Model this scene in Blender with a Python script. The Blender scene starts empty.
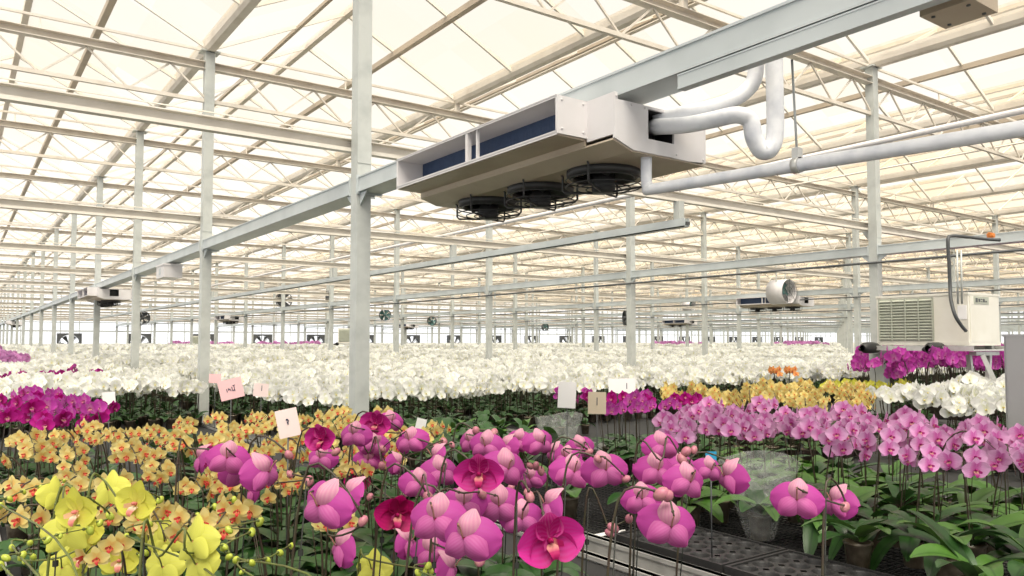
import bpy, math, random
from math import sin, cos, pi, radians, sqrt
from mathutils import Vector, Matrix
random.seed(7)
D = bpy.data
SC = bpy.context.scene
COL = SC.collection
H = 1.7                                  # eye height above the floor
F, YAW, PITCH = 776.0, radians(35.6), radians(2.7)
SHIFT = 53 / F - math.tan(PITCH)

# ------------------------------------------------------------------ camera
cam = D.objects.new('camera', D.cameras.new('camera'))
COL.objects.link(cam)
cam.location = (0, 0, H)
cam.rotation_euler = (pi / 2 + PITCH, 0, -YAW)
cam.data.sensor_width = 36
cam.data.lens = F / 1024 * 36
cam.data.shift_y = SHIFT * F / 1024
cam.data.clip_end = 400
SC.camera = cam
RIGHT = Vector((cos(YAW), -sin(YAW), 0))
FLAT = Vector((sin(YAW), cos(YAW), 0))
FWD = FLAT * cos(PITCH) + Vector((0, 0, sin(PITCH)))
UP = FLAT * -sin(PITCH) + Vector((0, 0, cos(PITCH)))


def at(px, py, d):
    """the place seen at a pixel, d metres away along the view"""
    return Vector((0, 0, H)) + d * (FWD + RIGHT * ((px - 512) / F) + UP * ((288 - py) / F + SHIFT))


# ------------------------------------------------------------------ mesh helper
class MB:
    def __init__(s):
        s.v, s.f, s.m, s.sm, s.uv = [], [], [], [], []

    def face(s, idx, m=0, sm=False, uv=None):
        s.f.append(idx); s.m.append(m); s.sm.append(sm)
        s.uv.extend(uv if uv else [(0.5, 0.5)] * len(idx))

    def box(s, a, b, m=0):
        x0, y0, z0 = a; x1, y1, z1 = b
        n = len(s.v)
        s.v += [(x0, y0, z0), (x1, y0, z0), (x1, y1, z0), (x0, y1, z0), (x0, y0, z1), (x1, y0, z1), (x1, y1, z1), (x0, y1, z1)]
        for q in ((0, 3, 2, 1), (4, 5, 6, 7), (0, 1, 5, 4), (1, 2, 6, 5), (2, 3, 7, 6), (3, 0, 4, 7)):
            s.face([n + i for i in q], m)

    def bar(s, p, q, w, h, m=0):
        p, q = Vector(p), Vector(q)
        d = (q - p).normalized()
        u = Vector((0, 0, 1)) if abs(d.z) < .95 else Vector((1, 0, 0))
        a = d.cross(u).normalized(); b = a.cross(d)
        n = len(s.v)
        for c in (p, q):
            for i, j in ((-1, -1), (1, -1), (1, 1), (-1, 1)):
                s.v.append(tuple(c + a * (i * w / 2) + b * (j * h / 2)))
        for k in ((0, 1, 2, 3), (7, 6, 5, 4), (0, 4, 5, 1), (1, 5, 6, 2), (2, 6, 7, 3), (3, 7, 4, 0)):
            s.face([n + i for i in k], m)

    def tube(s, pts, r, n=6, m=0, caps=True):
        pts = [Vector(p) for p in pts]
        rs = r if isinstance(r, (list, tuple)) else [r] * len(pts)
        base = len(s.v)
        a = None
        for i, p in enumerate(pts):
            d = (pts[min(i + 1, len(pts) - 1)] - pts[max(i - 1, 0)])
            d = d.normalized() if d.length > 1e-9 else Vector((0, 0, 1))
            if a is None:
                a = d.cross(Vector((0, 0, 1)) if abs(d.z) < .9 else Vector((1, 0, 0))).normalized()
            a = (a - d * a.dot(d))
            a = a.normalized() if a.length > 1e-6 else d.orthogonal().normalized()
            b = d.cross(a)
            for k in range(n):
                t = 2 * pi * k / n
                s.v.append(tuple(p + (a * cos(t) + b * sin(t)) * rs[i]))
        for i in range(len(pts) - 1):
            for k in range(n):
                k2 = (k + 1) % n
                s.face([base + i * n + k, base + i * n + k2, base + (i + 1) * n + k2, base + (i + 1) * n + k], m, True)
        if caps:
            s.face([base + n - 1 - k for k in range(n)], m)
            e = base + (len(pts) - 1) * n
            s.face([e + k for k in range(n)], m)

    def lathe(s, prof, n=16, m=0, c=(0, 0, 0), axis='z'):
        base = len(s.v)
        for r, z in prof:
            for k in range(n):
                t = 2 * pi * k / n
                x, y = r * cos(t), r * sin(t)
                p = (x, y, z) if axis == 'z' else ((z, x, y) if axis == 'x' else (y, z, x))
                s.v.append((c[0] + p[0], c[1] + p[1], c[2] + p[2]))
        for i in range(len(prof) - 1):
            for k in range(n):
                k2 = (k + 1) % n
                s.face([base + i * n + k, base + i * n + k2, base + (i + 1) * n + k2, base + (i + 1) * n + k], m, True)

    def ball(s, c, r, n=8, k=5, m=0, axis=None):
        """ellipsoid; r = (across, along) with axis its long direction"""
        c = Vector(c)
        ra, rl = (r, r) if not isinstance(r, tuple) else r
        ax = Vector(axis).normalized() if axis is not None else Vector((0, 0, 1))
        a = ax.orthogonal().normalized(); b = ax.cross(a)
        base = len(s.v)
        for i in range(k + 1):
            t = pi * i / k
            rr = max(sin(t), .02) * ra
            for j in range(n):
                p = 2 * pi * j / n
                s.v.append(tuple(c - ax * (cos(t) * rl) + (a * cos(p) + b * sin(p)) * rr))
        for i in range(k):
            for j in range(n):
                j2 = (j + 1) % n
                s.face([base + i * n + j, base + i * n + j2, base + (i + 1) * n + j2, base + (i + 1) * n + j], m, True)

    def prism(s, poly, ax, lo, hi, m=0):
        """poly in the two other axes, extruded along axis ax ('x','y','z')"""
        n = len(s.v)
        k = len(poly)
        for w in (lo, hi):
            for a, b in poly:
                s.v.append({'x': (w, a, b), 'y': (a, w, b), 'z': (a, b, w)}[ax])
        s.face([n + i for i in range(k)][::-1], m)
        s.face([n + k + i for i in range(k)], m)
        for i in range(k):
            j = (i + 1) % k
            s.face([n + i, n + j, n + k + j, n + k + i], m)

    def sheet(s, fn, nu, nv, m=0):
        """grid of fn(u, v) -> point, u in -1..1, v in 0..1"""
        n = len(s.v)
        for i in range(nv + 1):
            for j in range(nu + 1):
                s.v.append(tuple(fn(-1 + 2 * j / nu, i / nv)))
        for i in range(nv):
            for j in range(nu):
                q = [(i, j), (i + 1, j), (i + 1, j + 1), (i, j + 1)]
                s.face([n + a * (nu + 1) + b for a, b in q], m, True, [(b / nu, a / nv) for a, b in q])

    def add(s, o, M=None, mo=0):
        n = len(s.v)
        s.v += [tuple(M @ Vector(p)) for p in o.v] if M else o.v
        s.f += [[i + n for i in f] for f in o.f]
        s.m += [i + mo for i in o.m]; s.sm += o.sm; s.uv += o.uv

    def mesh(s, mats, name='m'):
        me = D.meshes.new(name)
        me.from_pydata(s.v, [], s.f)
        for mt in (mats if isinstance(mats, (list, tuple)) else [mats]):
            me.materials.append(mt)
        me.polygons.foreach_set('material_index', s.m)
        me.polygons.foreach_set('use_smooth', s.sm)
        uv = me.uv_layers.new(name='UVMap')
        uv.data.foreach_set('uv', [c for p in s.uv for c in p])
        me.update()
        return me

    def build(s, name, mats, parent=None, loc=None):
        return link(name, s.mesh(mats, name), parent, loc)


def link(name, me, parent=None, loc=None, M=None):
    o = D.objects.new(name, me)
    COL.objects.link(o)
    if parent is not None:
        o.parent = parent
    if M is not None:
        o.matrix_local = M
    elif loc is not None:
        o.location = loc
    return o


def tag(o, label, cat, group=None, kind=None):
    o['label'] = label; o['category'] = cat
    if group: o['group'] = group
    if kind: o['kind'] = kind
    return o


def empty(name, loc, label, cat, group=None, rz=0):
    o = D.objects.new(name, None)
    COL.objects.link(o)
    o.location = loc; o.rotation_euler = (0, 0, rz)
    o.empty_display_size = .05
    return tag(o, label, cat, group)


def struct(o):
    o['kind'] = 'structure'
    return o


KIDS = {}


def kids(o):
    return list(o.children)


def copy_tree(o, parent=None):
    c = o.copy()
    COL.objects.link(c)
    if parent is not None:
        c.parent = parent
    for ch in CH.get(o.name, []):
        copy_tree(ch, c)
    return c


CH = {}


def note_children():
    CH.clear()
    for o in D.objects:
        if o.parent:
            CH.setdefault(o.parent.name, []).append(o)


ORD = ['first', 'second', 'third', 'fourth', 'fifth', 'sixth', 'seventh', 'eighth', 'ninth', 'tenth', 'eleventh', 'twelfth',
       'thirteenth', 'fourteenth', 'fifteenth', 'sixteenth', 'seventeenth', 'eighteenth', 'nineteenth', 'twentieth']


def nth(i):
    if i < 20: return ORD[i]
    t = i + 1
    return '%d%s' % (t, {1: 'st', 2: 'nd', 3: 'rd'}.get(t % 10, 'th') if t // 10 % 10 != 1 else 'th')


# ------------------------------------------------------------------ materials
def mat(name):
    m = D.materials.new(name)
    m.use_nodes = True
    nt = m.node_tree
    for n in list(nt.nodes):
        nt.nodes.remove(n)
    return m, nt, nt.nodes.new('ShaderNodeOutputMaterial')


def c4(c):
    return (c[0], c[1], c[2], 1)


def mixc(nt, fac, a, b, blend='MIX'):
    n = nt.nodes.new('ShaderNodeMix'); n.data_type = 'RGBA'; n.blend_type = blend
    for sock, val in ((0, fac), (6, a), (7, b)):
        if isinstance(val, bpy.types.NodeSocket): nt.links.new(val, n.inputs[sock])
        elif sock == 0: n.inputs[0].default_value = val
        else: n.inputs[sock].default_value = c4(val)
    return n.outputs[2]


def mth(nt, op, a, b=0.0, clamp=False):
    n = nt.nodes.new('ShaderNodeMath'); n.operation = op; n.use_clamp = clamp
    for i, val in enumerate((a, b)):
        if isinstance(val, bpy.types.NodeSocket): nt.links.new(val, n.inputs[i])
        else: n.inputs[i].default_value = val
    return n.outputs[0]


def plain(name, col, rough=.5, metal=0.0, wear=None, scale=6.0, amount=.5, bump=0.0):
    """painted or metal surface with cloudy wear"""
    m, nt, out = mat(name)
    p = nt.nodes.new('ShaderNodeBsdfPrincipled')
    p.inputs['Roughness'].default_value = rough
    p.inputs['Metallic'].default_value = metal
    tc = nt.nodes.new('ShaderNodeTexCoord')
    nz = nt.nodes.new('ShaderNodeTexNoise')
    nz.inputs['Scale'].default_value = scale; nz.inputs['Detail'].default_value = 5
    nt.links.new(tc.outputs['Object'], nz.inputs['Vector'])
    w = wear or tuple(c * .8 for c in col)
    f = mth(nt, 'MULTIPLY', mth(nt, 'SUBTRACT', nz.outputs[0], .42, True), amount * 4, True)
    nt.links.new(mixc(nt, f, col, w), p.inputs['Base Color'])
    if bump:
        b = nt.nodes.new('ShaderNodeBump'); b.inputs['Strength'].default_value = bump; b.inputs['Distance'].default_value = .01
        nt.links.new(nz.outputs[0], b.inputs['Height']); nt.links.new(b.outputs[0], p.inputs['Normal'])
    nt.links.new(p.outputs[0], out.inputs[0])
    return m


def petal(name, front, back, throat=None, tip=None, vein=None, vein_amt=.25, trans=.3, vary=.16, backtip=None):
    m, nt, out = mat(name)
    uv = nt.nodes.new('ShaderNodeUVMap')
    sep = nt.nodes.new('ShaderNodeSeparateXYZ'); nt.links.new(uv.outputs[0], sep.inputs[0])
    u, v = sep.outputs[0], sep.outputs[1]
    col = front
    c = mixc(nt, mth(nt, 'POWER', v, 1.6), front, tip or front)
    if throat:
        c = mixc(nt, mth(nt, 'MULTIPLY', mth(nt, 'SUBTRACT', .42, v, True), 3.2, True), c, throat)
    bk = mixc(nt, mth(nt, 'POWER', v, 1.4), back, backtip or back)
    g = nt.nodes.new('ShaderNodeNewGeometry')
    c = mixc(nt, g.outputs['Backfacing'], c, bk)
    if vein:
        w = mth(nt, 'MULTIPLY', mth(nt, 'ADD', mth(nt, 'SINE', mth(nt, 'MULTIPLY', u, 56.0)), 1.0), .5 * vein_amt)
        c = mixc(nt, w, c, vein)
    oi = nt.nodes.new('ShaderNodeObjectInfo')
    hs = nt.nodes.new('ShaderNodeHueSaturation')
    nt.links.new(c, hs.inputs['Color'])
    nt.links.new(mth(nt, 'ADD', mth(nt, 'MULTIPLY', oi.outputs['Random'], vary), 1 - vary * .6), hs.inputs['Value'])
    p = nt.nodes.new('ShaderNodeBsdfPrincipled'); p.inputs['Roughness'].default_value = .55
    p.inputs['Specular IOR Level'].default_value = .25
    t = nt.nodes.new('ShaderNodeBsdfTranslucent')
    nt.links.new(hs.outputs[0], p.inputs['Base Color']); nt.links.new(hs.outputs[0], t.inputs['Color'])
    mx = nt.nodes.new('ShaderNodeMixShader'); mx.inputs[0].default_value = trans
    nt.links.new(p.outputs[0], mx.inputs[1]); nt.links.new(t.outputs[0], mx.inputs[2])
    nt.links.new(mx.outputs[0], out.inputs[0])
    return m


def leafmat(name, a, b):
    m, nt, out = mat(name)
    uv = nt.nodes.new('ShaderNodeUVMap')
    sep = nt.nodes.new('ShaderNodeSeparateXYZ'); nt.links.new(uv.outputs[0], sep.inputs[0])
    mid = mth(nt, 'MULTIPLY', mth(nt, 'ABSOLUTE', mth(nt, 'SUBTRACT', sep.outputs[0], .5)), 12.0, True)
    tc = nt.nodes.new('ShaderNodeTexCoord')
    nz = nt.nodes.new('ShaderNodeTexNoise'); nz.inputs['Scale'].default_value = 9
    nt.links.new(tc.outputs['Object'], nz.inputs['Vector'])
    c = mixc(nt, nz.outputs[0], a, b)
    c = mixc(nt, mid, tuple(x * .75 for x in a), c)
    oi = nt.nodes.new('ShaderNodeObjectInfo')
    hs = nt.nodes.new('ShaderNodeHueSaturation'); nt.links.new(c, hs.inputs['Color'])
    nt.links.new(mth(nt, 'ADD', mth(nt, 'MULTIPLY', oi.outputs['Random'], .5), .75), hs.inputs['Value'])
    p = nt.nodes.new('ShaderNodeBsdfPrincipled'); p.inputs['Roughness'].default_value = .33
    p.inputs['Specular IOR Level'].default_value = .5
    nt.links.new(hs.outputs[0], p.inputs['Base Color'])
    t = nt.nodes.new('ShaderNodeBsdfTranslucent'); nt.links.new(hs.outputs[0], t.inputs['Color'])
    mx = nt.nodes.new('ShaderNodeMixShader'); mx.inputs[0].default_value = .15
    nt.links.new(p.outputs[0], mx.inputs[1]); nt.links.new(t.outputs[0], mx.inputs[2])
    nt.links.new(mx.outputs[0], out.inputs[0])
    return m


def glassmat(name, tint_a, tint_b, fac, tcol, cell=(1.0, 1.6)):
    """thin translucent glazing: mostly passes the sky, partly diffuses it"""
    m, nt, out = mat(name)
    tc = nt.nodes.new('ShaderNodeTexCoord')
    mp = nt.nodes.new('ShaderNodeVectorMath'); mp.operation = 'DIVIDE'
    mp.inputs[1].default_value = (cell[1], cell[0], 50)
    nt.links.new(tc.outputs['Object'], mp.inputs[0])
    fl = nt.nodes.new('ShaderNodeVectorMath'); fl.operation = 'FLOOR'
    nt.links.new(mp.outputs[0], fl.inputs[0])
    wn = nt.nodes.new('ShaderNodeTexWhiteNoise'); nt.links.new(fl.outputs[0], wn.inputs['Vector'])
    nz = nt.nodes.new('ShaderNodeTexNoise'); nz.inputs['Scale'].default_value = .35; nz.inputs['Detail'].default_value = 3
    nt.links.new(tc.outputs['Object'], nz.inputs['Vector'])
    f = mth(nt, 'ADD', mth(nt, 'MULTIPLY', wn.outputs[0], .45), mth(nt, 'MULTIPLY', nz.outputs[0], .7), True)
    c = mixc(nt, f, tint_a, tint_b)
    tr = nt.nodes.new('ShaderNodeBsdfTransparent'); nt.links.new(c, tr.inputs[0])
    tl = nt.nodes.new('ShaderNodeBsdfTranslucent'); tl.inputs[0].default_value = c4(tcol)
    mx = nt.nodes.new('ShaderNodeMixShader'); mx.inputs[0].default_value = fac
    nt.links.new(tr.outputs[0], mx.inputs[1]); nt.links.new(tl.outputs[0], mx.inputs[2])
    nt.links.new(mx.outputs[0], out.inputs[0])
    return m


def filmmat():
    m, nt, out = mat('clear plastic film')
    tc = nt.nodes.new('ShaderNodeTexCoord')
    nz = nt.nodes.new('ShaderNodeTexNoise'); nz.inputs['Scale'].default_value = 22; nz.inputs['Detail'].default_value = 4
    nt.links.new(tc.outputs['Object'], nz.inputs['Vector'])
    b = nt.nodes.new('ShaderNodeBump'); b.inputs['Strength'].default_value = .8; b.inputs['Distance'].default_value = .02
    nt.links.new(nz.outputs[0], b.inputs['Height'])
    tr = nt.nodes.new('ShaderNodeBsdfTransparent'); tr.inputs[0].default_value = (.95, .96, .95, 1)
    p = nt.nodes.new('ShaderNodeBsdfPrincipled'); p.inputs['Base Color'].default_value = (.8, .82, .8, 1); p.inputs['Roughness'].default_value = .15
    nt.links.new(b.outputs[0], p.inputs['Normal'])
    mx = nt.nodes.new('ShaderNodeMixShader')
    nt.links.new(mth(nt, 'MULTIPLY', nz.outputs[0], .36), mx.inputs[0])
    nt.links.new(tr.outputs[0], mx.inputs[1]); nt.links.new(p.outputs[0], mx.inputs[2])
    nt.links.new(mx.outputs[0], out.inputs[0])
    return m


M = {}
M['steel'] = plain('galvanised post', (.50, .52, .50), .5, .1, (.36, .38, .37), 9, .5)
M['cream'] = plain('galvanised truss', (.67, .62, .55), .5, .1, (.52, .46, .39), 5, .5)
M['beam'] = plain('galvanised box beam', (.52, .56, .57), .45, .1, (.40, .44, .45), 4, .5)
M['bar'] = plain('white glazing bar', (.74, .71, .65), .5, .1, (.62, .58, .52), 4, .5)
M['lowbeam'] = plain('pale low beam', (.74, .70, .63), .5, .1, (.60, .55, .48), 5, .5)
M['rafter'] = plain('vent bar', (.46, .39, .31), .5, .1, (.36, .30, .24), 4, .6)
M['white'] = plain('white enamel', (.68, .66, .67), .4, 0, (.58, .55, .54), 5, .4)
M['pan'] = plain('drip pan', (.52, .44, .34), .5, 0, (.38, .30, .22), 3, .6)
M['coil'] = plain('blue coil fins', (.045, .075, .15), .5, .1, (.03, .05, .11), 40, .5)
M['black'] = plain('black plastic', (.022, .022, .023), .5, 0, (.04, .038, .036), 8, .4)
M['mesh'] = plain('black bench mesh', (.018, .018, .019), .75, 0, (.03, .03, .03), 8, .4)
M['wire'] = plain('thin dark stake', (.02, .022, .018), .7)
M['dark'] = plain('dark steel', (.09, .095, .10), .5, .3, (.05, .05, .05), 6, .4)
M['pipe'] = plain('insulated pipe wrap', (.76, .77, .80), .5, 0, (.52, .54, .60), 14, .6, .5)
M['alu'] = plain('bench aluminium', (.60, .60, .58), .4, .4, (.42, .42, .40), 10, .6)
M['grey'] = plain('grey cabinet paint', (.33, .33, .34), .5, 0, (.28, .28, .29), 4, .3)
M['ivory'] = plain('ivory casing', (.74, .72, .65), .45, 0, (.62, .59, .50), 4, .4)
M['louvre'] = plain('louvre grey green', (.40, .42, .35), .5, 0, (.32, .33, .28), 6, .4)
M['green'] = plain('teal fan blade', (.10, .24, .23), .4, 0, (.06, .14, .14), 8, .4)
M['floor'] = plain('concrete floor', (.22, .21, .19), .85, 0, (.10, .10, .09), 1.5, .6)
M['pot'] = plain('clear pot with bark', (.10, .075, .05), .3, 0, (.22, .19, .14), 26, .8)
M['paper'] = plain('white paper', (.85, .84, .84), .8, 0, (.78, .77, .77), 5, .3)
M['pinkpaper'] = plain('pink paper', (.84, .52, .54), .8, 0, (.78, .46, .48), 5, .3)
M['palepink'] = plain('pale pink paper', (.84, .68, .66), .8, 0, (.78, .62, .60), 5, .3)
M['tan'] = plain('tan card', (.66, .56, .42), .8, 0, (.58, .48, .36), 5, .3)
M['ink'] = plain('ink', (.05, .05, .09), .7)
M['blue'] = plain('blue tag', (.02, .30, .52), .5)
M['stem'] = plain('spike brown', (.045, .028, .018), .5, 0, (.04, .05, .015), 30, .6)
M['gstem'] = plain('spike green', (.11, .14, .025), .5, 0, (.07, .05, .02), 20, .6)
M['pedicel'] = plain('pinkish flower stalk', (.36, .17, .13), .5, 0, (.26, .10, .10), 30, .5)
M['orange'] = plain('orange clip', (.75, .25, .05), .5)
M['red'] = plain('red plastic', (.6, .05, .05), .5)
M['leaf'] = leafmat('orchid leaf', (.016, .052, .013), (.034, .095, .02))
M['leaf2'] = leafmat('orchid leaf bright', (.04, .115, .018), (.085, .18, .03))
M['film'] = filmmat()
M['roof'] = glassmat('roof glass', (1, 1, 1), (.96, .87, .70), .13, (.95, .91, .82))
M['wallglass'] = glassmat('wall glass', (1, 1, 1), (.97, .985, 1), .10, (.95, .97, 1))

M['mag'] = petal('magenta petal', (.42, .008, .17), (.44, .06, .31), (.36, .0, .12), (.54, .02, .26), (.42, .05, .26), .35, backtip=(.42, .045, .28))
M['magS'] = petal('magenta sepal', (.48, .01, .20), (.60, .26, .38), None, (.52, .02, .25), (.58, .16, .36), .4, backtip=(.70, .40, .48))
M['magL'] = petal('magenta lower sepal', (.48, .01, .20), (.52, .14, .36), None, (.52, .02, .25), (.46, .06, .26), .4, backtip=(.48, .08, .31))
M['crim'] = petal('crimson petal', (.42, .004, .11), (.50, .02, .20), (.22, .0, .05), (.50, .008, .17), (.25, .0, .06), .3)
M['maglip'] = petal('magenta lip', (.42, .01, .12), (.5, .05, .25), (.75, .35, .30))
M['yel'] = petal('yellow petal', (.64, .62, .10), (.62, .62, .12), (.66, .62, .12), (.66, .65, .11), (.62, .64, .04), .25)
M['yellip'] = petal('pinkish lip', (.72, .25, .22), (.8, .5, .3), (.85, .8, .6))
M['pea'] = petal('peach petal', (.76, .62, .20), (.76, .63, .26), (.78, .54, .18), (.82, .72, .34), (.72, .48, .14), .15)
M['pealip'] = petal('red lip', (.62, .05, .05), (.6, .10, .08), (.75, .25, .12))
M['pal'] = petal('pale pink petal', (.80, .40, .70), (.76, .42, .68), (.70, .18, .52), (.84, .52, .77), (.66, .18, .52), .35)
M['pallip'] = petal('purple lip', (.45, .04, .25), (.5, .1, .3), (.7, .4, .3))
M['vio'] = petal('violet magenta petal', (.56, .05, .42), (.60, .12, .48), (.7, .25, .55), (.62, .10, .50), (.35, .0, .24), .3)
M['lil'] = petal('lilac petal', (.62, .26, .56), (.62, .28, .56), None, (.68, .34, .62))
M['vio2'] = petal('deep magenta petal', (.46, .008, .22), (.56, .07, .36), (.3, 0, .1), (.54, .02, .32), (.3, .0, .14), .3)
M['whi'] = petal('white petal', (.91, .91, .89), (.88, .89, .86), (.84, .85, .68), (.92, .92, .91), None, trans=.35, vary=.10)
M['whilip'] = petal('yellow centre', (.80, .66, .22), (.8, .7, .3))
M['ora'] = petal('orange petal', (.85, .38, .12), (.82, .42, .18), (.8, .25, .08), (.88, .45, .16))
M['limebud'] = plain('lime bud', (.40, .46, .05), .4, 0, (.30, .38, .04), 30, .5)
M['pinkbud'] = plain('dusky pink bud', (.42, .14, .20), .45, 0, (.30, .16, .12), 60, .6)

# ------------------------------------------------------------------ world and sun
w = D.worlds.new('overcast sky'); SC.world = w; w.use_nodes = True
nt = w.node_tree
bg = nt.nodes['Background'] if 'Background' in nt.nodes else nt.nodes.new('ShaderNodeBackground')
tc = nt.nodes.new('ShaderNodeTexCoord')
nz = nt.nodes.new('ShaderNodeTexNoise'); nz.inputs['Scale'].default_value = 2.5; nz.inputs['Detail'].default_value = 4
nt.links.new(tc.outputs['Generated'], nz.inputs['Vector'])
nt.links.new(mixc(nt, nz.outputs[0], (1.0, .985, .96), (.95, .97, 1.0)), bg.inputs[0])
sx = nt.nodes.new('ShaderNodeSeparateXYZ'); nt.links.new(tc.outputs['Generated'], sx.inputs[0])
low = mth(nt, 'POWER', mth(nt, 'SUBTRACT', 1.0, mth(nt, 'ABSOLUTE', sx.outputs[2]), True), 5.0)
nt.links.new(mth(nt, 'ADD', mth(nt, 'MULTIPLY', low, .55), .67), bg.inputs[1])
sun = D.objects.new('sun', D.lights.new('sun', 'SUN')); COL.objects.link(sun)
sun.data.energy = 6.6; sun.data.angle = radians(50); sun.data.color = (1, .97, .92)
sun.rotation_euler = (radians(24), radians(-16), 0)
SC.view_settings.view_transform = 'Standard'; SC.view_settings.look = 'None'
SC.view_settings.gamma = 1; SC.view_settings.exposure = 0.3; SC.view_settings.use_curve_mapping = False
SC.cycles.use_denoising = True
SC.cycles.max_bounces = 8; SC.cycles.transparent_max_bounces = 24
SC.cycles.diffuse_bounces = 4; SC.cycles.transmission_bounces = 4; SC.cycles.glossy_bounces = 2
SC.cycles.sample_clamp_indirect = 6; SC.cycles.caustics_reflective = False; SC.cycles.caustics_refractive = False

# ------------------------------------------------------------------ building grid
X0, SPAN, Y0, BAY = 2.196, 6.42, 4.82, 4.0
NX, NK = 15, 14                          # rows of posts, bays
XW0, XW1 = X0 - SPAN, X0 + SPAN * (NX - 1)
YW0, YW1 = Y0 - 3 * BAY, Y0 + BAY * (NK - 1)
GZ, RZ = 3.25 + H, 4.05 + H              # gutter and ridge heights
TOPC, BOTC, LOWB = 3.03 + H, 2.64 + H, 1.33 + H
HALF = SPAN / 2

# floor
m = MB(); m.box((XW0 - .3, YW0 - .3, -.12), (XW1 + .3, YW1 + .3, 0))
struct(m.build('floor', M['floor']))

# roof: two little gables to a span, glass between glazing bars
ceiling = D.objects.new('ceiling', None); COL.objects.link(ceiling); struct(ceiling)
gl, rb, pu, rd = MB(), MB(), MB(), MB()
for g in range(-2, 2 * (NX - 1)):
    xa = X0 + g * HALF; xm = xa + HALF / 2; xb = xa + HALF
    for (p, q) in (((xa, GZ), (xm, RZ)), ((xm, RZ), (xb, GZ))):
        n = len(gl.v)
        gl.v += [(p[0], YW0, p[1]), (q[0], YW0, q[1]), (q[0], YW1, q[1]), (p[0], YW1, p[1])]
        gl.face([n, n + 1, n + 2, n + 3])
    rd.box((xm - .035, YW0, RZ - .07), (xm + .035, YW1, RZ + .02))
    for t, wd in ((.42, .07), (-.38, .04)):
        x = xm + t * HALF / 2; z = RZ - abs(t) * (RZ - GZ) - .05
        pu.box((x - wd / 2, YW0, z - wd / 2), (x + wd / 2, YW1, z + wd / 2))
    y = YW0
    while y < YW1 + .01:
        if y < 34 and xa < 45:
            rb.bar((xa, y, GZ - .025), (xm, y, RZ - .025), .028, .04)
            rb.bar((xm, y, RZ - .025), (xb, y, GZ - .025), .028, .04)
        y += BAY / 3 if xa < 20 else BAY / 2
gl.build('roof_glass', M['roof'], ceiling)
rb.build('glazing_bars', M['bar'], ceiling)
pu.build('vent_bars', M['rafter'], ceiling)
rd.build('ridge_bars', M['cream'], ceiling)

# gutters, one under each valley
gm = MB()
prof = [(-.07, .10), (-.065, .0), (-.04, -.04), (.04, -.04), (.065, .0), (.07, .10), (.055, .10), (.05, .01), (-.05, .01), (-.055, .10)]
gm.prism([(a, b) for a, b in prof], 'y', YW0, YW1)
gme = gm.mesh(M['cream'])
for g in range(-2, 2 * (NX - 1) + 1):
    o = link('gutter', gme, None, (X0 + g * HALF, 0, GZ - .03))
    if g < 0: t = 'cream metal roof gutter overhead, on the side away from the posts, %s out' % nth(-g - 1)
    elif g % 2 == 0: t = 'cream metal roof gutter carried on the %s row of posts from the camera' % nth(g // 2)
    else: t = 'cream metal roof gutter midway between the %s and %s post rows' % (nth(g // 2), nth(g // 2 + 1))
    tag(o, t, 'gutter', 'roof gutters')

# posts: one for every grid crossing
pm = MB()
a = .05
pm.box((-a, -a, 0), (a, a, GZ - .06))
pm.prism([(a, LOWB - .05), (a, LOWB - .20), (a + .11, LOWB - .05)], 'x', -.006, .006)
pm.box((-.09, -.09, 0), (.09, .09, .015)); pm.box((-.10, -.08, GZ - .07), (.10, .08, GZ - .055))
pm.box((-a, -a - .004, LOWB - .14), (a, -a, LOWB + .06))
post_me = pm.mesh(M['steel'])
for i in range(0, NX):
    for k in range(NK):
        x, y = X0 + i * SPAN, Y0 + k * BAY
        o = link('steel_post', post_me, None, (x, y, 0))
        if (i, k) == (0, 0): t = 'tall grey steel post, thickest in view, rising before the hanging cooling unit'
        elif (i, k) == (1, 0): t = 'grey steel post standing behind the ivory condenser unit'
        else: t = 'grey steel post, %s along its row, in the %s row from the camera' % (nth(k), nth(i))
        tag(o, t, 'post', 'steel posts')

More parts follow.
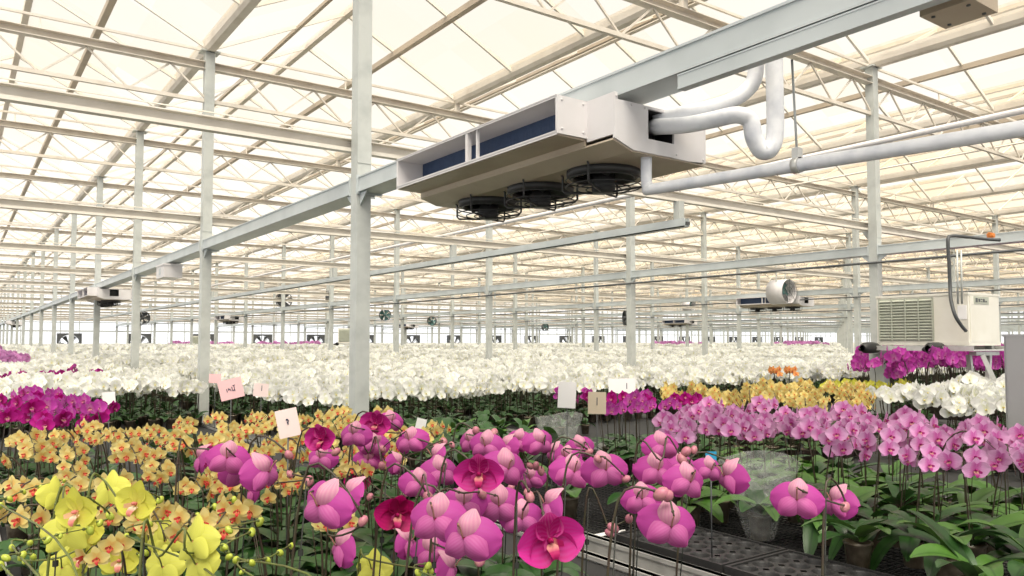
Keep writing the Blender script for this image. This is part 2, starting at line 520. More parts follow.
# lattice trusses and low cross beams, one line per bay
for k in range(-1, NK):
    y = Y0 + k * BAY
    r = empty('roof_truss', (X0, y, TOPC), 'cream lattice truss across the roof on the %s line of posts' % nth(k) if k >= 0 else 'cream lattice truss across the roof just above the camera', 'truss', 'lattice roof trusses')
    far = k > 8
    t = MB()
    xa, xb = XW0 - X0, XW1 - X0
    t.box((xa, -.045, -.042), (xb, .045, -.035)); t.box((xa, -.045, .035), (xb, .045, .042)); t.box((xa, .026, -.038), (xb, .036, .038))
    t.build('top_chord', M['cream'], r)
    b = MB(); b.box((xa, -.02, BOTC - TOPC - .02), (xb, .02, BOTC - TOPC + .02)); b.build('bottom_chord', M['cream'], r)
    wb = MB(); z0, z1 = BOTC - TOPC, -.04
    st = MB()
    for i in range(-1, NX - 1):
        if i * SPAN > 60: break
        for s in range(8):
            xs = i * SPAN + s * SPAN / 8
            if far and s % 2: continue
            e = SPAN / 8 * (2 if far else 1)
            wb.bar((xs, 0, z0), (xs + e / 2, 0, z1), .018, .018); wb.bar((xs + e / 2, 0, z1), (xs + e, 0, z0), .018, .018)
        st.box((i * SPAN + HALF - .03, -.03, .05), (i * SPAN + HALF + .03, .03, GZ - TOPC - .07))
        for q in range(1, 4):
            if q != 2: st.box((i * SPAN + SPAN * q / 4 - .008, -.008, .05), (i * SPAN + SPAN * q / 4 + .008, .008, .17))
    wb.build('web_lattice', M['cream'], r)
    st.build('valley_stubs', M['cream'], r)
    rod = MB(); rod.box((xa, -.012, .16), (xb, .012, .185)); rod.build('tie_rod', M['cream'], r)
    lo = MB()
    lo.box((xa, -.03, -.045), (xb, .03, -.037)); lo.box((xa, -.03, .037), (xb, .03, .045)); lo.box((xa, .018, -.04), (xb, .03, .04)); lo.box((xa, -.03, -.037), (xb, -.026, -.02))
    lo.box((xa, .05, .085), (xb, .058, .093))
    o = lo.build('cross_beam', M['lowbeam'], None, (X0, y + .085, LOWB))
    tag(o, 'cream low cross beam tied to the %s line of posts' % nth(k) if k >= 0 else 'cream low cross beam just above the camera', 'beam', 'low cross beams')

# long galvanised box beams, butting into each row of posts
for i in range(NX):
    m = MB(); ys = [-2.5 if i < 2 else .9] + [Y0 + k * BAY for k in range(NK)]
    for k, (ya, yb) in enumerate(zip(ys[:-1], ys[1:])):
        a, b = (ya + .052 if k else ya), yb - .052
        m.box((-.046, a, -.052), (.125, b, -.044)); m.box((-.046, a, .044), (.125, b, .052))
        m.box((-.042, a, -.048), (.12, b, .048)); m.box((-.048, a, -.052), (-.042, b, -.042)); m.box((-.048, a, .042), (-.042, b, .052))
        if i == 0 and k == 0:                      # a second channel under the first, before the cooling unit
            b2 = 1.95
            m.box((-.046, a, -.112), (-.006, b2, -.106)); m.box((-.046, a, -.062), (-.006, b2, -.056)); m.box((-.044, a, -.108), (-.036, b2, -.060)); m.box((-.036, a, -.062), (.10, b2, -.05))
        for e, d in ((a, 1), (b, -1)):
            if k or d < 0:
                m.box((-.06, min(e, e + d * .008), -.065), (.13, max(e, e + d * .008), .062))
                m.prism([(e, -.055), (e + d * .11, -.055), (e, -.14)] if d > 0 else [(e, -.14), (e - .11, -.055), (e, -.055)], 'x', -.03, -.02)
    o = m.build('box_beam', M['beam'], None, (X0 + i * SPAN, 0, 1.044 + H))
    tag(o, 'grey galvanised box beam joining the %s row of posts' % nth(i) + (' above the cooling unit' if i == 0 else ''), 'beam', 'galvanised box beams')
    if 0 < i < 8:
        m = MB(); m.tube([(0, 1, 0), (0, YW1, 0)], .014, 8)
        tag(m.build('conduit', M['dark'], None, (X0 + i * SPAN - .07, 0, .90 + H)), 'thin dark conduit strung under the box beam of the %s post row' % nth(i), 'pipe', 'thin dark conduits')

# glazed walls
def wall(name, a, b, zt, step, fine=False):
    """from a to b along the floor, glass and mullions up to the gutters"""
    a, b = Vector((*a, 0)), Vector((*b, 0))
    r = D.objects.new(name, None); COL.objects.link(r); struct(r)
    d = (b - a); L = d.length; d.normalize()
    g = MB(); n = Vector((0, 0, zt))
    g.v += [tuple(a), tuple(b), tuple(b + n), tuple(a + n)]; g.face([0, 1, 2, 3]); g.build('wall_glass', M['wallglass'], r)
    f = MB(); t = 0
    while t <= L + .01:
        f.bar(a + d * t, a + d * t + n, .05, .05); t += step
    for z in (.5, 1.0, 2.32, 2.36, 2.9, 3.4, 3.9, 4.4, zt - .1):
        f.bar(a + Vector((0, 0, z)), b + Vector((0, 0, z)), .04, .05)
    f.build('wall_frame', M['steel'], r)

wall('wall_far', (XW0, YW1 + .25), (XW1, YW1 + .25), GZ, 1.07)
wall('wall_right', (XW1 + .25, YW0), (XW1 + .25, YW1 + .25), GZ, 1.0)
wall('wall_left', (XW0, YW0), (XW0, YW1 + .25), GZ, 2.0)
wall('wall_near', (XW0, YW0), (XW1, YW0), GZ, 2.0)

# extractor fans in the far wall
def wall_fan():
    r = empty('extractor_fan', (0, 0, 0), '', 'fan')
    m = MB(); s, R = .69, .60
    N = 24
    ring = [(R * cos(2 * pi * k / N), R * sin(2 * pi * k / N)) for k in range(N)]
    sq = []
    for c, q in ring:
        e = s / max(abs(c), abs(q)); sq.append((c * e, q * e))
    for y in (-.15, .15):
        n = len(m.v)
        m.v += [(c, y, z) for c, z in ring] + [(c, y, z) for c, z in sq]
        for k in range(N):
            j = (k + 1) % N
            q = [n + k, n + j, n + N + j, n + N + k]
            m.face(q if y > 0 else q[::-1])
    for k in range(N):
        j = (k + 1) % N
        m.face([k, j, 2 * N + j, 2 * N + k]); m.face([N + k, 3 * N + k, 3 * N + j, N + j])
    m.build('housing', M['dark'], r)
    b = MB(); b.lathe([(.001, -.05), (.12, -.05), (.12, .05), (.001, .05)], 12, 0, axis='y')
    for k in range(6):
        a = k * pi / 3
        def fn(u, v, a=a):
            rr = .1 + v * .47; t = a + u * (.16 + .05 * v)
            return (rr * cos(t), u * .04, rr * sin(t))
        b.sheet(fn, 2, 3)
    b.build('rotor', M['dark'], r)
    g = MB(); g.bar((-.69, -.12, -.69), (.69, -.12, .69), .03, .03); g.bar((-.69, -.12, .69), (.69, -.12, -.69), .03, .03)
    g.build('brace', M['dark'], r)
    return r
fan0 = wall_fan(); note_children()
xs = 5.9
k = 0
while xs < 90:
    o = fan0 if k == 0 else copy_tree(fan0)
    o.location = (xs, YW1 + .05, 1.5)
    tag(o, 'square dark extractor fan in the far glass wall, %s along from the left end' % nth(k), 'fan', 'extractor fans in the far wall')
    xs += 4.11; k += 1

# ------------------------------------------------------------------ hanging cooling units
def cooling_unit():
    """fan coil on the box beam; origin at the beam's post line, near end, pan height; length runs along +y"""
    r = empty('cooling_unit', (0, 0, 0), '', 'cooling unit', 'hanging cooling units')
    m = MB()
    m.prism([(.195, .253), (.195, .043), (.312, .003), (.409, .002), (.409, .222), (.215, .222), (.215, .253)], 'y', 0, .012)
    m.prism([(.583, .222), (.583, 0), (.70, 0), (.81, .009), (.81, .222)], 'y', 0, .012)
    m.box((.409, 0, .211), (.583, .012, .222)); m.box((.409, 0, .002), (.583, .012, .069))
    m.box((.195, .012, .060), (.205, .19, .253))                       # cheek beside the trough
    m.box((.012, .186, .083), (.195, .198, .253))                     # trough end caps
    m.box((.012, 1.766, .083), (.196, 1.778, .253))
    m.box((.012, .186, .247), (.196, 1.778, .254)); m.box((.238, 0, .216), (.81, 1.778, .223)); m.box((.195, 0, .247), (.215, 1.778, .254))
    m.box((.012, .186, .076), (.225, 1.778, .084)); m.box((.80, .012, .01), (.81, 1.778, .22))
    m.box((.012, .19, .07), (.018, 1.778, .09)); m.box((.012, .19, .243), (.018, 1.778, .258))
    m.box((.195, 1.766, .045), (.81, 1.778, .22))
    m.box((.81, .05, .02), (.86, .35, .23))
    for x, z in ((.205, .235), (.30, .21), (.39, .21), (.60, .21), (.79, .21), (.60, .02), (.79, .02), (.04, .235), (.17, .235), (.04, .10), (.17, .10)):
        y = 0 if x > .19 else .186
        m.lathe([(.0005, -.003), (.006, -.003), (.006, 0)], 6, 0, (x, y, z), 'y')
    m.build('casing', M['white'], r)
    d = MB(); d.box((.39, .13, .05), (.60, .14, .215)); d.box((.39, .012, .209), (.60, .13, .214)); d.box((.39, .012, .055), (.60, .13, .063))  # black panels paint in the darkness of the hollow casing behind the hole
    d.box((.398, .012, .06), (.405, .13, .22)); d.box((.588, .012, .06), (.595, .13, .22)); d.build('pipe_opening', M['black'], r)
    c = MB(); c.box((.190, .20, .084), (.196, 1.764, .247))
    for k in range(120):
        y = .205 + k * .013
        c.box((.188, y, .086), (.190, y + .004, .245))
    c.build('coil', M['coil'], r)
    for y, x, wd in ((.956, .016, .024), (.872, .024, .014)):
        b = MB(); b.box((x, y, .084), (x + wd, y + wd, .247)); b.build('divider', M['white'], r)
    p = MB()
    p.prism([(.195, .043), (.312, .003), (.81, 0), (.81, -.006), (.31, -.003), (.195, .035)], 'y', .012, 1.80)
    p.prism([(.03, .076), (.20, .076), (.20, .043), (.19, .043), (.19, .066), (.03, .070)], 'y', .20, 1.79)
    p.build('drip_pan', M['pan'], r)
    for k in range(3):
        cy = .40 + .53 * k
        s = MB(); cx = .49
        s.lathe([(.155, 0), (.19, -.004), (.19, -.028), (.17, -.045), (.16, -.045), (.16, -.01)], 24, 0, (cx, cy, 0))
        for q in range(5):
            def fn(u, v, q=q):
                t = q * 2 * pi / 5 + u * .5; rr = .05 + .10 * v
                return (cx + rr * cos(t), cy + rr * sin(t), -.025 - u * .018)
            s.sheet(fn, 3, 2)
        s.lathe([(.001, -.115), (.055, -.115), (.062, -.10), (.062, -.02), (.001, -.02)], 14, 0, (cx, cy, 0))
        s.lathe([(.001, -.012), (.158, -.010)], 20, 0, (cx, cy, 0))
        f = s.build('fan', M['black'], r)
        g = MB()
        for rr, z in ((.195, -.05), (.195, -.085), (.14, -.095), (.09, -.098)):
            g.tube([(cx + rr * cos(2 * pi * j / 20), cy + rr * sin(2 * pi * j / 20), z) for j in range(21)], .0035, 5)
        for q in range(4):
            t = q * pi / 2 + .5; cc, ss = cos(t), sin(t)
            g.tube([(cx + cc * .235, cy + ss * .235, 0), (cx + cc * .225, cy + ss * .225, -.01), (cx + cc * .225, cy + ss * .225, -.085), (cx + cc * .21, cy + ss * .21, -.1), (cx + cc * .05, cy + ss * .05, -.112)], .006, 6)
        g.build('guard', M['black'], f)
    return r

unit0 = cooling_unit()
UX, UZ = -.2635, .77
unit0.location = (X0 + UX, 2.2387, H + UZ); unit0.scale = (.88, .88, .88)
unit0['label'] = 'large white cooling unit with dark blue coil and three black fans overhead'
note_children()
for x, y, t in ((X0, 16.0, 'far white cooling unit on the same box beam as the large one'),
                (X0, 44.5, 'farthest small cooling unit at the end of the nearest box beam'),
                (X0 + 2 * SPAN, 10.1, 'cooling unit with blue coil under a white drum fan above the white orchids'),
                (X0 + 4 * SPAN, 24.6, 'small dark cooling unit with a fan on it, far off over the white orchids'),
                (X0 + SPAN, 30.5, 'dark and white cooling unit hanging far off left of the thick post'),
                (X0 + 3 * SPAN, 40.0, 'tiny dark cooling unit hanging far off right of the thick post')):
    o = copy_tree(unit0); o.location = (x + UX, y, H + UZ); o['label'] = t

def smooth(pts, n=6):
    pts = [Vector(p) for p in pts]
    q = [pts[0] * 2 - pts[1]] + pts + [pts[-1] * 2 - pts[-2]]
    out = []
    for i in range(1, len(q) - 2):
        for k in range(n):
            t = k / n
            a, b, c, d = q[i - 1], q[i], q[i + 1], q[i + 2]
            out.append(.5 * (2 * b + (c - a) * t + (2 * a - 5 * b + 4 * c - d) * t * t + (3 * b - a - 3 * c + d) * t ** 3))
    out.append(pts[-1])
    return out


def pipe(name, pts, r, mt, label, cat='pipe', n=12, sm=True, group=None):
    pts = [Vector(p) for p in pts]
    m = MB(); o = pts[0]
    m.tube([p - o for p in (smooth(pts) if sm else pts)], r, n)
    return tag(m.build(name, mt, None, tuple(o)), label, cat, group)

pipe('insulated_pipe', [at(652, 127, 3.274), at(685, 125, 3.168), at(712, 120, 3.124), at(737, 115, 3.080), at(750, 121, 3.080), at(754, 138, 3.080), at(762, 151, 3.080), at(771, 148, 3.080), at(775, 134, 3.080), at(775, 100, 3.080), at(774, 60, 3.080), at(774, 20, 3.080)], .0345, M['pipe'],
     'thick white wrapped pipe leaving the cooling unit and looping down in a U')
pipe('insulated_pipe', [at(656, 118, 3.309), at(685, 113, 3.221), at(708, 108, 3.186), at(730, 101, 3.168), at(746, 91, 3.168), at(755, 76, 3.168), at(757, 40, 3.168)], .032, M['pipe'],
     'white wrapped pipe curving up behind the box beam from the cooling unit')
xd = 2.332
pipe('drain_pipe', [(xd, 2.29, H + .77), (xd, 2.29, H + .66), (xd, 2.266, H + .636), (xd, 2.226, H + .628), (xd, 1.45, H + .597), (xd, .895, H + .575), (xd, -1.4, H + .49)], .0235, M['pipe'],
     'long white drain pipe running from under the cooling unit toward the camera')
r = empty('pipe_hanger', (xd, 1.575, H + .602), 'thin metal rod and clamp holding up the white drain pipe', 'hanger')
m = MB(); m.tube([(0, 0, .03), (-.02, 0, .365)], .0045, 6); m.build('rod', M['steel'], r)
m = MB(); m.tube([(0, -.012, 0), (0, .012, 0)], .028, 12); m.box((-.014, -.012, .022), (.014, .012, .06)); m.build('clamp', M['alu'], r)
pipe('water_pipe', [(5.39, -1, H + 1.44), (5.39, YW1, H + 1.44)], .022, M['white'], 'thin white pipe resting on the low cross beams', sm=False)
for j, dx in enumerate((0, .05, .10, .16)):
    pipe('screen_rod', [(X0 + 1.5 * SPAN + dx, -2, H + 2.72 + .015 * j), (X0 + 1.5 * SPAN + dx, 45, H + 2.72 + .015 * j)], .013, M['cream'], 'thin cream rod in the bundle of four hanging along the roof trusses', 'rod', 6, False, 'rods in the roof bundle')
# rail hung from the cross beam in mid span
r = empty('hanging_rail', (5.39, Y0, H + 1.085), 'pale channel rail on short drop posts below the cross beams', 'rail')
m = MB(); m.box((-.035, -.03, -.045), (.035, 40, -.035)); m.box((-.035, -.03, -.045), (-.028, 40, .035)); m.box((.028, -.03, -.045), (.035, 40, .035)); m.build('channel', M['beam'], r)
for k in range(0, 10):
    m = MB(); m.box((-.035, k * BAY + .03, .036), (.035, k * BAY + .10, .20)); m.build('drop_post', M['steel'], r)
m = MB(); m.box((-.02, -.05, -.03), (.02, -.03, .0)); m.build('end_bolt', M['dark'], r)
# plate box under the beam, near the camera
r = empty('junction_box', (2.425, 1.08, H + 1.0), 'flat cream box fixed under the box beam above the camera', 'box')
m = MB(); m.box((-.08, -.076, -.02), (.08, .076, .04)); m.box((-.10, -.082, .034), (.086, .082, .042)); m.build('box_body', M['pan'], r)
for sx, sy in ((-1, -1), (1, -1), (1, 1), (-1, 1)):
    m = MB(); m.lathe([(.0005, -.004), (.006, -.004), (.006, 0)], 8, 0, (sx * .05, sy * .05, -.02)); m.build('screw', M['dark'], r)
r = empty('junction_box', (X0 + .01, 10.6, H + .90), 'small pale box hung under the nearest box beam beyond the thick post', 'box')
m = MB(); m.box((-.12, -.22, -.10), (.10, .22, .06)); m.box((-.13, -.23, .05), (.11, .23, .07)); m.build('box_body', M['white'], r)
m = MB(); m.box((-.125, -.05, -.06), (-.12, .05, .02)); m.build('lid', M['beam'], r)

# ------------------------------------------------------------------ circulation fans
def haf(R, drum_len, rotor, white):
    r = empty('circulation_fan', (0, 0, 0), '', 'fan', 'hanging circulation fans')
    m = MB()
    m.lathe([(R * .95, drum_len / 2 - .02), (R * .93, -drum_len / 2 + .02), (R * .96, -drum_len / 2), (R, -drum_len / 2 + .01), (R, drum_len / 2 - .01), (R * .95, drum_len / 2 - .02)], 24, 0, axis='y')
    m.build('drum', M['white'] if white else M['dark'], r)
    b = MB(); b.lathe([(.001, -.09), (R * .22, -.08), (R * .25, .08), (.001, .09)], 12, 0, axis='y')
    for k in range(5):
        def fn(u, v, k=k):
            rr = R * (.2 + .7 * v); t = k * 2 * pi / 5 + u * (.42 + .1 * v)
            return (rr * cos(t), u * .05, rr * sin(t))
        b.sheet(fn, 3, 3)
    b.build('rotor', M[rotor], r)
    g = MB()
    for rr in (.35, .65, .98):
        g.tube([(R * rr * cos(j * pi / 10), -drum_len / 2 - .01, R * rr * sin(j * pi / 10)) for j in range(21)], .004, 4)
    for j in range(4):
        t = j * pi / 4; g.bar((-R * cos(t), -drum_len / 2 - .01, -R * sin(t)), (R * cos(t), -drum_len / 2 - .01, R * sin(t)), .006, .006)
    g.build('guard', M['dark'], r)
    h = MB()
    for s in (-1, 1): h.bar((s * R * .6, 0, R * .8), (s * R * .6, 0, R + .35), .02, .02)
    h.bar((-R * .6, 0, R + .34), (R * .6, 0, R + .34), .02, .02)
    h.build('hanger', M['steel'], r)
    return r

fw = haf(.27, .42, 'green', True); fd = haf(.29, .16, 'dark', False); ft = haf(.25, .16, 'green', False)
note_children()
used = set()
for src, px, py, d, rz, t in ((fw, 781, 292, 17.0, 0, 'white drum fan with teal blades above the blue coil cooling unit'),
                              (fw, 689, 306, 35.5, .1, 'tiny white drum fan above the small far cooling unit'),
                              (fd, 284, 300, 27.6, -.5, 'round dark circulation fan by a post left of the thick post'),
                              (fd, 329, 297, 33, .9, 'dark circulation fan beside a post above the ivory far cabinet'),
                              (ft, 385, 315, 33, -.3, 'small teal bladed fan just right of the thick post'),
                              (ft, 432, 321, 41, -.9, 'tiny teal fan beside the tiny dark cooling unit'),
                              (fd, 143, 318, 34, .2, 'small dark fan just right of the third post'),
                              (fd, 626, 318, 30, 1.1, 'small dark fan at the left edge of the middle post'),
                              (ft, 545, 327, 50, 0, 'tiny pale fan far off between two posts')):
    o = src if src.name not in used else copy_tree(src)
    used.add(src.name)
    o.location = at(px, py, d); o.rotation_euler = (0, 0, rz); o['label'] = t

# ------------------------------------------------------------------ condenser on the right and a twin far off
def condenser():
    """face towards -x; y from 0 to -1.22 going right; z from 0"""
    r = empty('condenser_unit', (0, 0, 0), '', 'condenser', 'ivory condenser units')
    m = MB()
    L, DD, HH = .875, .64, .487
    m.box((0, -L, 0), (DD, 0, HH)); m.box((-.006, -L - .006, HH - .018), (DD + .006, .006, HH + .004)); m.box((-.006, -L - .006, -.005), (DD + .006, .006, .028))
    m.box((.03, -L - .008, .03), (DD - .05, -L, HH - .03))
    m.build('casing', M['ivory'], r)
    g = MB(); g.box((-.004, -.565, .04), (0, -.03, HH - .03))
    for k in range(14):
        z = .05 + k * .0285
        g.prism([(-.004, z), (-.020, z + .004), (-.020, z + .010), (-.004, z + .022)], 'y', -.56, -.035)
    for y in (-.56, -.43, -.30, -.165, -.035): g.box((-.024, y - .006, .04), (-.018, y + .006, HH - .03))
    g.build('louvre_grille', M['louvre'], r)
    s = MB(); s.box((-.004, -.865, .24), (0, -.785, .37)); s.build('sticker', M['paper'], r)
    n = MB(); n.box((.10, -L - .012, .385), (.40, -L - .008, .455)); pl = n.build('name_plate', M['louvre'], r)
    n = MB()
    for x0, x1, z0, z1 in ((.13, .17, .40, .44), (.19, .22, .405, .435), (.235, .265, .405, .412), (.235, .265, .425, .435), (.28, .315, .405, .435), (.33, .36, .405, .418)):
        n.box((x0, -L - .014, z0), (x1, -L - .012, z1))
    n.build('lettering', M['dark'], pl)
    t = MB(); t.box((-.08, -.95, -.055), (.70, .09, -.042)); t.box((-.08, -.95, -.042), (-.072, .09, -.01)); t.box((.692, -.95, -.042), (.70, .09, -.01))
    for x, y in ((.04, -.10), (.04, -.80), (.60, -.10), (.60, -.80)): t.box((x - .03, y - .03, -.042), (x + .03, y + .03, -.004))
    t.build('tray', M['alu'], r)
    for y in (.02, -.62):
        k = MB(); k.lathe([(.03, -.16), (.055, -.12), (.06, 0), (.05, .10), (.001, .12)], 10, 0, (-.08, y, -.03), 'x'); k.ball((-.12, y + .03, -.03), (.035, .09), 8, 5, 0, (0, 1, -.2))
        k.build('rubber_mount', M['black'], r)
    return r
c0 = condenser(); c0.location = (7.6, 4.25, H - .038); c0['label'] = 'large ivory condenser unit with grey green louvres standing over the magenta orchids'
note_children()
c1 = copy_tree(c0); p = at(338, 343, 26); c1.location = p; c1.rotation_euler = (0, 0, radians(62)); c1['label'] = 'far ivory condenser cabinet just left of the thick post'
c2 = copy_tree(c0); p = at(190, 345, 42); c2.location = p; c2.rotation_euler = (0, 0, radians(60)); c2['label'] = 'tiny far ivory condenser beside the second post'
HS = H - .837
r = empty('unit_stand', (7.9, 3.82, .837), 'pale steel stand with splayed struts carrying the ivory condenser', 'stand')
for y in (-.45, .5):
    m = MB(); m.box((-.24, y - .03, HS - .135), (.24, y + .03, HS - .10)); m.build('cross_bar', M['alu'], r)
for x, y in ((-.16, -.50), (-.16, -.38), (.16, -.42)):
    m = MB(); m.bar((x, y, HS - .13), (x * .3, y - .25 if y < -.45 else y, .01), .04, .04); m.build('strut', M['alu'], r)
m = MB(); m.box((-.2, .42, 0), (-.1, .58, HS - .13)); m.build('leg', M['steel'], r)
m = MB(); m.box((-.16, -.8, -0.0), (.16, .62, .02)); m.build('base_plate', M['alu'], r)
pipe('power_cable', [at(1000, 240, 7.3), at(985, 239, 7.3), at(968, 237, 7.3), at(952, 236, 7.25), at(948, 240, 7.2), at(949, 262, 7.2), at(950, 285, 7.2), at(951, 300, 7.15), at(955, 315, 7.1), at(961, 325, 7.12), at(966, 331, 7.14)], .016, M['dark'],
     'thick black cable dropping from the beam to the ivory condenser', 'cable')
for px, t in ((957, 'thin metal conduit nearer the black cable above the ivory condenser'), (961, 'thin metal conduit farther from the black cable above the ivory condenser')):
    pipe('conduit', [at(px, 250, 7.1), at(px + 1, 304, 7.1)], .009, M['steel'], t, 'pipe', 8, False)
m = MB(); m.box((-.06, -.05, 0), (.05, .05, .05)); m.box((-.09, -.02, .05), (.09, .02, .07)); m.box((-.02, -.06, -.04), (.02, .06, 0))
o = m.build('cable_clamp', M['orange'], None, (0, 0, 0)); o.scale = (.55, .55, .45); o.location = at(991, 236, 7.7); tag(o, 'small orange clamp on the beam above the ivory condenser', 'clamp')

# grey switch cabinet cut by the right edge
r = empty('switch_cabinet', (4.33, 1.755, 0), 'plain grey metal switch cabinet on a post at the right edge', 'cabinet')
m = MB(); m.box((0, -.62, H - .475), (.14, 0, H + .03)); m.box((-.004, -.626, H + .022), (.15, .006, H + .034)); m.build('cabinet_body', M['grey'], r)
m = MB(); m.box((-.008, -.61, H - .465), (0, -.012, H + .02)); dr = m.build('door', M['grey'], r)
m = MB(); m.box((-.02, -.57, H - .25), (-.008, -.54, H - .17)); m.build('handle', M['dark'], dr)
m = MB(); m.box((.03, -.36, 0), (.11, -.28, H - .475)); m.build('stand_post', M['steel'], r)

# ------------------------------------------------------------------ benches
BZ = .835
def bench(x0, x1, ya, yb, label, wires=None):
    r = empty('bench', (x0, ya, 0), label, 'bench', 'growing benches')
    W, L = x1 - x0, yb - ya
    m = MB()
    for x in (0, W - .03): m.box((x, 0, BZ - .10), (x + .03, L, BZ + .012)); m.box((x - .006, 0, BZ - .005), (x + .036, L, BZ + .012)); m.box((x - .006, 0, BZ - .10), (x + .036, L, BZ - .088))
    for y in (0, L - .03): m.box((.03, y, BZ - .10), (W - .03, y + .03, BZ + .012))
    m.build('frame', M['alu'], r)
    m = MB()
    z = BZ - .012
    if wires:
        y = wires[0]
        while y < wires[1]:
            m.box((.03, y - ya - .002, z - .004), (W - .03, y - ya + .002, z)); y += .028
        x = .03
        while x < W - .03:
            m.box((x - .0025, wires[0] - ya, z - .008), (x + .0025, wires[1] - ya, z - .004)); x += .05
        m.box((.03, wires[1] - ya, z - .01), (W - .03, L, z))
        for q in range(5): m.box((.03, q * 1.2 + .3, BZ - .09), (W - .03, q * 1.2 + .34, BZ - .03))
    else:
        m.box((.03, .03, z - .01), (W - .03, L - .03, z))
    m.build('mesh_top', M['mesh'], r)
    y = .5
    n = 0
    while y < L and n < 6:
        for x in (.25, W - .29):
            q = MB(); q.box((x, y, 0), (x + .04, y + .04, BZ - .10)); q.build('leg', M['steel'], r)
        y += 3; n += 1
    return r
OFFS = ((.085, 2.05), (2.19, 4.23), (4.37, 6.335))
BENCH = []
for i in range(-1, 8):
    for j, (a, b) in enumerate(OFFS):
        if i == -1 and j < 2: continue
        x0, x1 = X0 + i * SPAN + a, X0 + i * SPAN + b
        n = len(BENCH)
        t = 'long growing bench with black mesh top, %s to the right of the near posts' % nth(n - 1) if n else 'long growing bench left of the near posts under yellow and peach orchids'
        bench(x0, x1, .55 if n < 3 else 1.0, 54, t, (.6, 6.2) if n == 1 else None)
        BENCH.append((x0, x1))

# black trays with round pockets on the first bench to the right
def tray_mesh(nx, ny, p, R):
    m = MB(); N = 16
    W, L = nx * p, ny * p
    for i in range(nx):
        for j in range(ny):
            cx, cy = (i + .5) * p, (j + .5) * p
            n = len(m.v)
            for rr, z in ((R, 0), (R * .95, -.004), (R * .86, -.03), (R * .8, -.034)):
                for k in range(N):
                    t = 2 * pi * (k + .5) / N
                    m.v.append((cx + rr * cos(t), cy + rr * sin(t), z))
            for k in range(N):
                t = 2 * pi * (k + .5) / N; e = p / 2 / max(abs(cos(t)), abs(sin(t)))
                m.v.append((cx + e * cos(t), cy + e * sin(t), 0))
            for k in range(N):
                k2 = (k + 1) % N
                m.face([n + k, n + 4 * N + k, n + 4 * N + k2, n + k2])
                for q in range(3): m.face([n + q * N + k, n + q * N + k2, n + q * N + N + k2, n + q * N + N + k], 0, q > 0)
    m.box((-.012, -.012, -.03), (0, L + .012, .006)); m.box((W, -.012, -.03), (W + .012, L + .012, .006))
    m.box((0, -.012, -.03), (W, 0, .006)); m.box((0, L, -.03), (W, L + .012, .006))
    return m.mesh(M['black'])
tm = tray_mesh(4, 6, .092, .039)
for x, y, t in ((2.325, 1.92, 'empty black pot tray on the bench edge, nearest the wire mesh'), (2.325, 1.33, 'empty black pot tray on the bench edge by the broad green leaves'), 
                ):
    tag(link('pot_tray', tm, None, (x, y, BZ + .036)), t, 'tray', 'black pot trays')

# ------------------------------------------------------------------ orchid parts
rnd = random.Random(11)


def tepal(m, ang, L, W, nu, nv, mt, cup=.3, bend=.1, z0=0, tipb=0.0, pw=.7, q=.6, rip=0.0, dome=0.0):
    ca, sa = cos(ang), sin(ang)
    ph = rnd.uniform(0, 6)
    def fn(u, v):
        t = .04 + .955 * v
        w = W / 2 * max(sin(pi * t ** pw), .05) ** q
        a, b = L * t, u * w
        z = z0 + bend * L * t * t + cup * W * u * u * (w / (W / 2)) * .5 + tipb * L * max(0, t - .6) ** 2 * 4 + rip * sin(u * 5 + ph + v * 3) * L * v - dome * L * sin(pi * min(1, v * 1.05)) * (1 - .6 * u * u)
        return (ca * a - sa * b, sa * a + ca * b, z)
    m.sheet(fn, nu, nv, mt)


def lip(m, mt, s=1.0, det=1):
    """lobed lip with column, pointing down and forward"""
    def mid(u, v):
        w = .10 * s * (1 - .55 * v) * (1 if v < .8 else .6)
        return (u * w, -.06 * s - .20 * s * v, .05 * s + .16 * s * sin(v * 2.2) + .02 * u * u)
    m.sheet(mid, 2 * det, 2 * det, mt)
    for sg in (-1, 1):
        def side(u, v, sg=sg):
            return (sg * (.05 + .10 * v) * s, (-.05 + .07 * u * (1 - .4 * v)) * s, (.05 + .17 * v) * s)
        m.sheet(side, 2, det + 1, mt)
    m.ball((0, .0, .08 * s), (.045 * s, .10 * s), 6, 4, mt, (0, .2, 1))


STY = {  # petal W, petal L, sepal W, sepal L, cup, bend, dorsal cup
    'mag': (.68, .52, .44, .45, .45, .18, .85),
    'yel': (.62, .50, .40, .50, .22, .10, .35),
    'pea': (.50, .50, .40, .50, .15, .05, .2),
    'pal': (.66, .52, .40, .48, .18, .06, .25),
    'whi': (.70, .52, .42, .48, .18, .08, .25),
}


def flower(sty, det, withlip, mats=(0, 1, 2), open_=1.0):
    m = MB()
    pw, pl, sw, sl, cup, bend, dc = STY[sty]
    j = lambda a: a + rnd.uniform(-.12, .12)
    nu, nv = det
    tepal(m, j(pi / 2), sl, sw, nu, nv, mats[1], dc, bend * 1.4, -.015, .45 * (dc > .5), dome=.22 * (dc > .5))
    for a in (pi * 1.21, pi * 1.79): tepal(m, j(a), sl * .98, sw * .95, nu, nv, mats[3] if len(mats) > 3 else mats[1], dc * .8, bend, -.02, .2 * (dc > .5), dome=.10 * (dc > .5))
    for a in (.08, pi - .08): tepal(m, j(a), pl, pw, nu + 2, nv, mats[0], cup, bend * open_ * rnd.uniform(.8, 1.6), .012, 0, .62, .5, .025)
    if withlip: lip(m, mats[2])
    return m


def basis(n, roll=0.0):
    n = Vector(n).normalized()
    up = Vector((0, 0, 1)) if abs(n.z) < .95 else Vector((0, 1, 0))
    x = up.cross(n).normalized(); y = n.cross(x)
    R = Matrix((x, y, n)).transposed().to_4x4()
    return R @ Matrix.Rotation(roll, 4, 'Z')


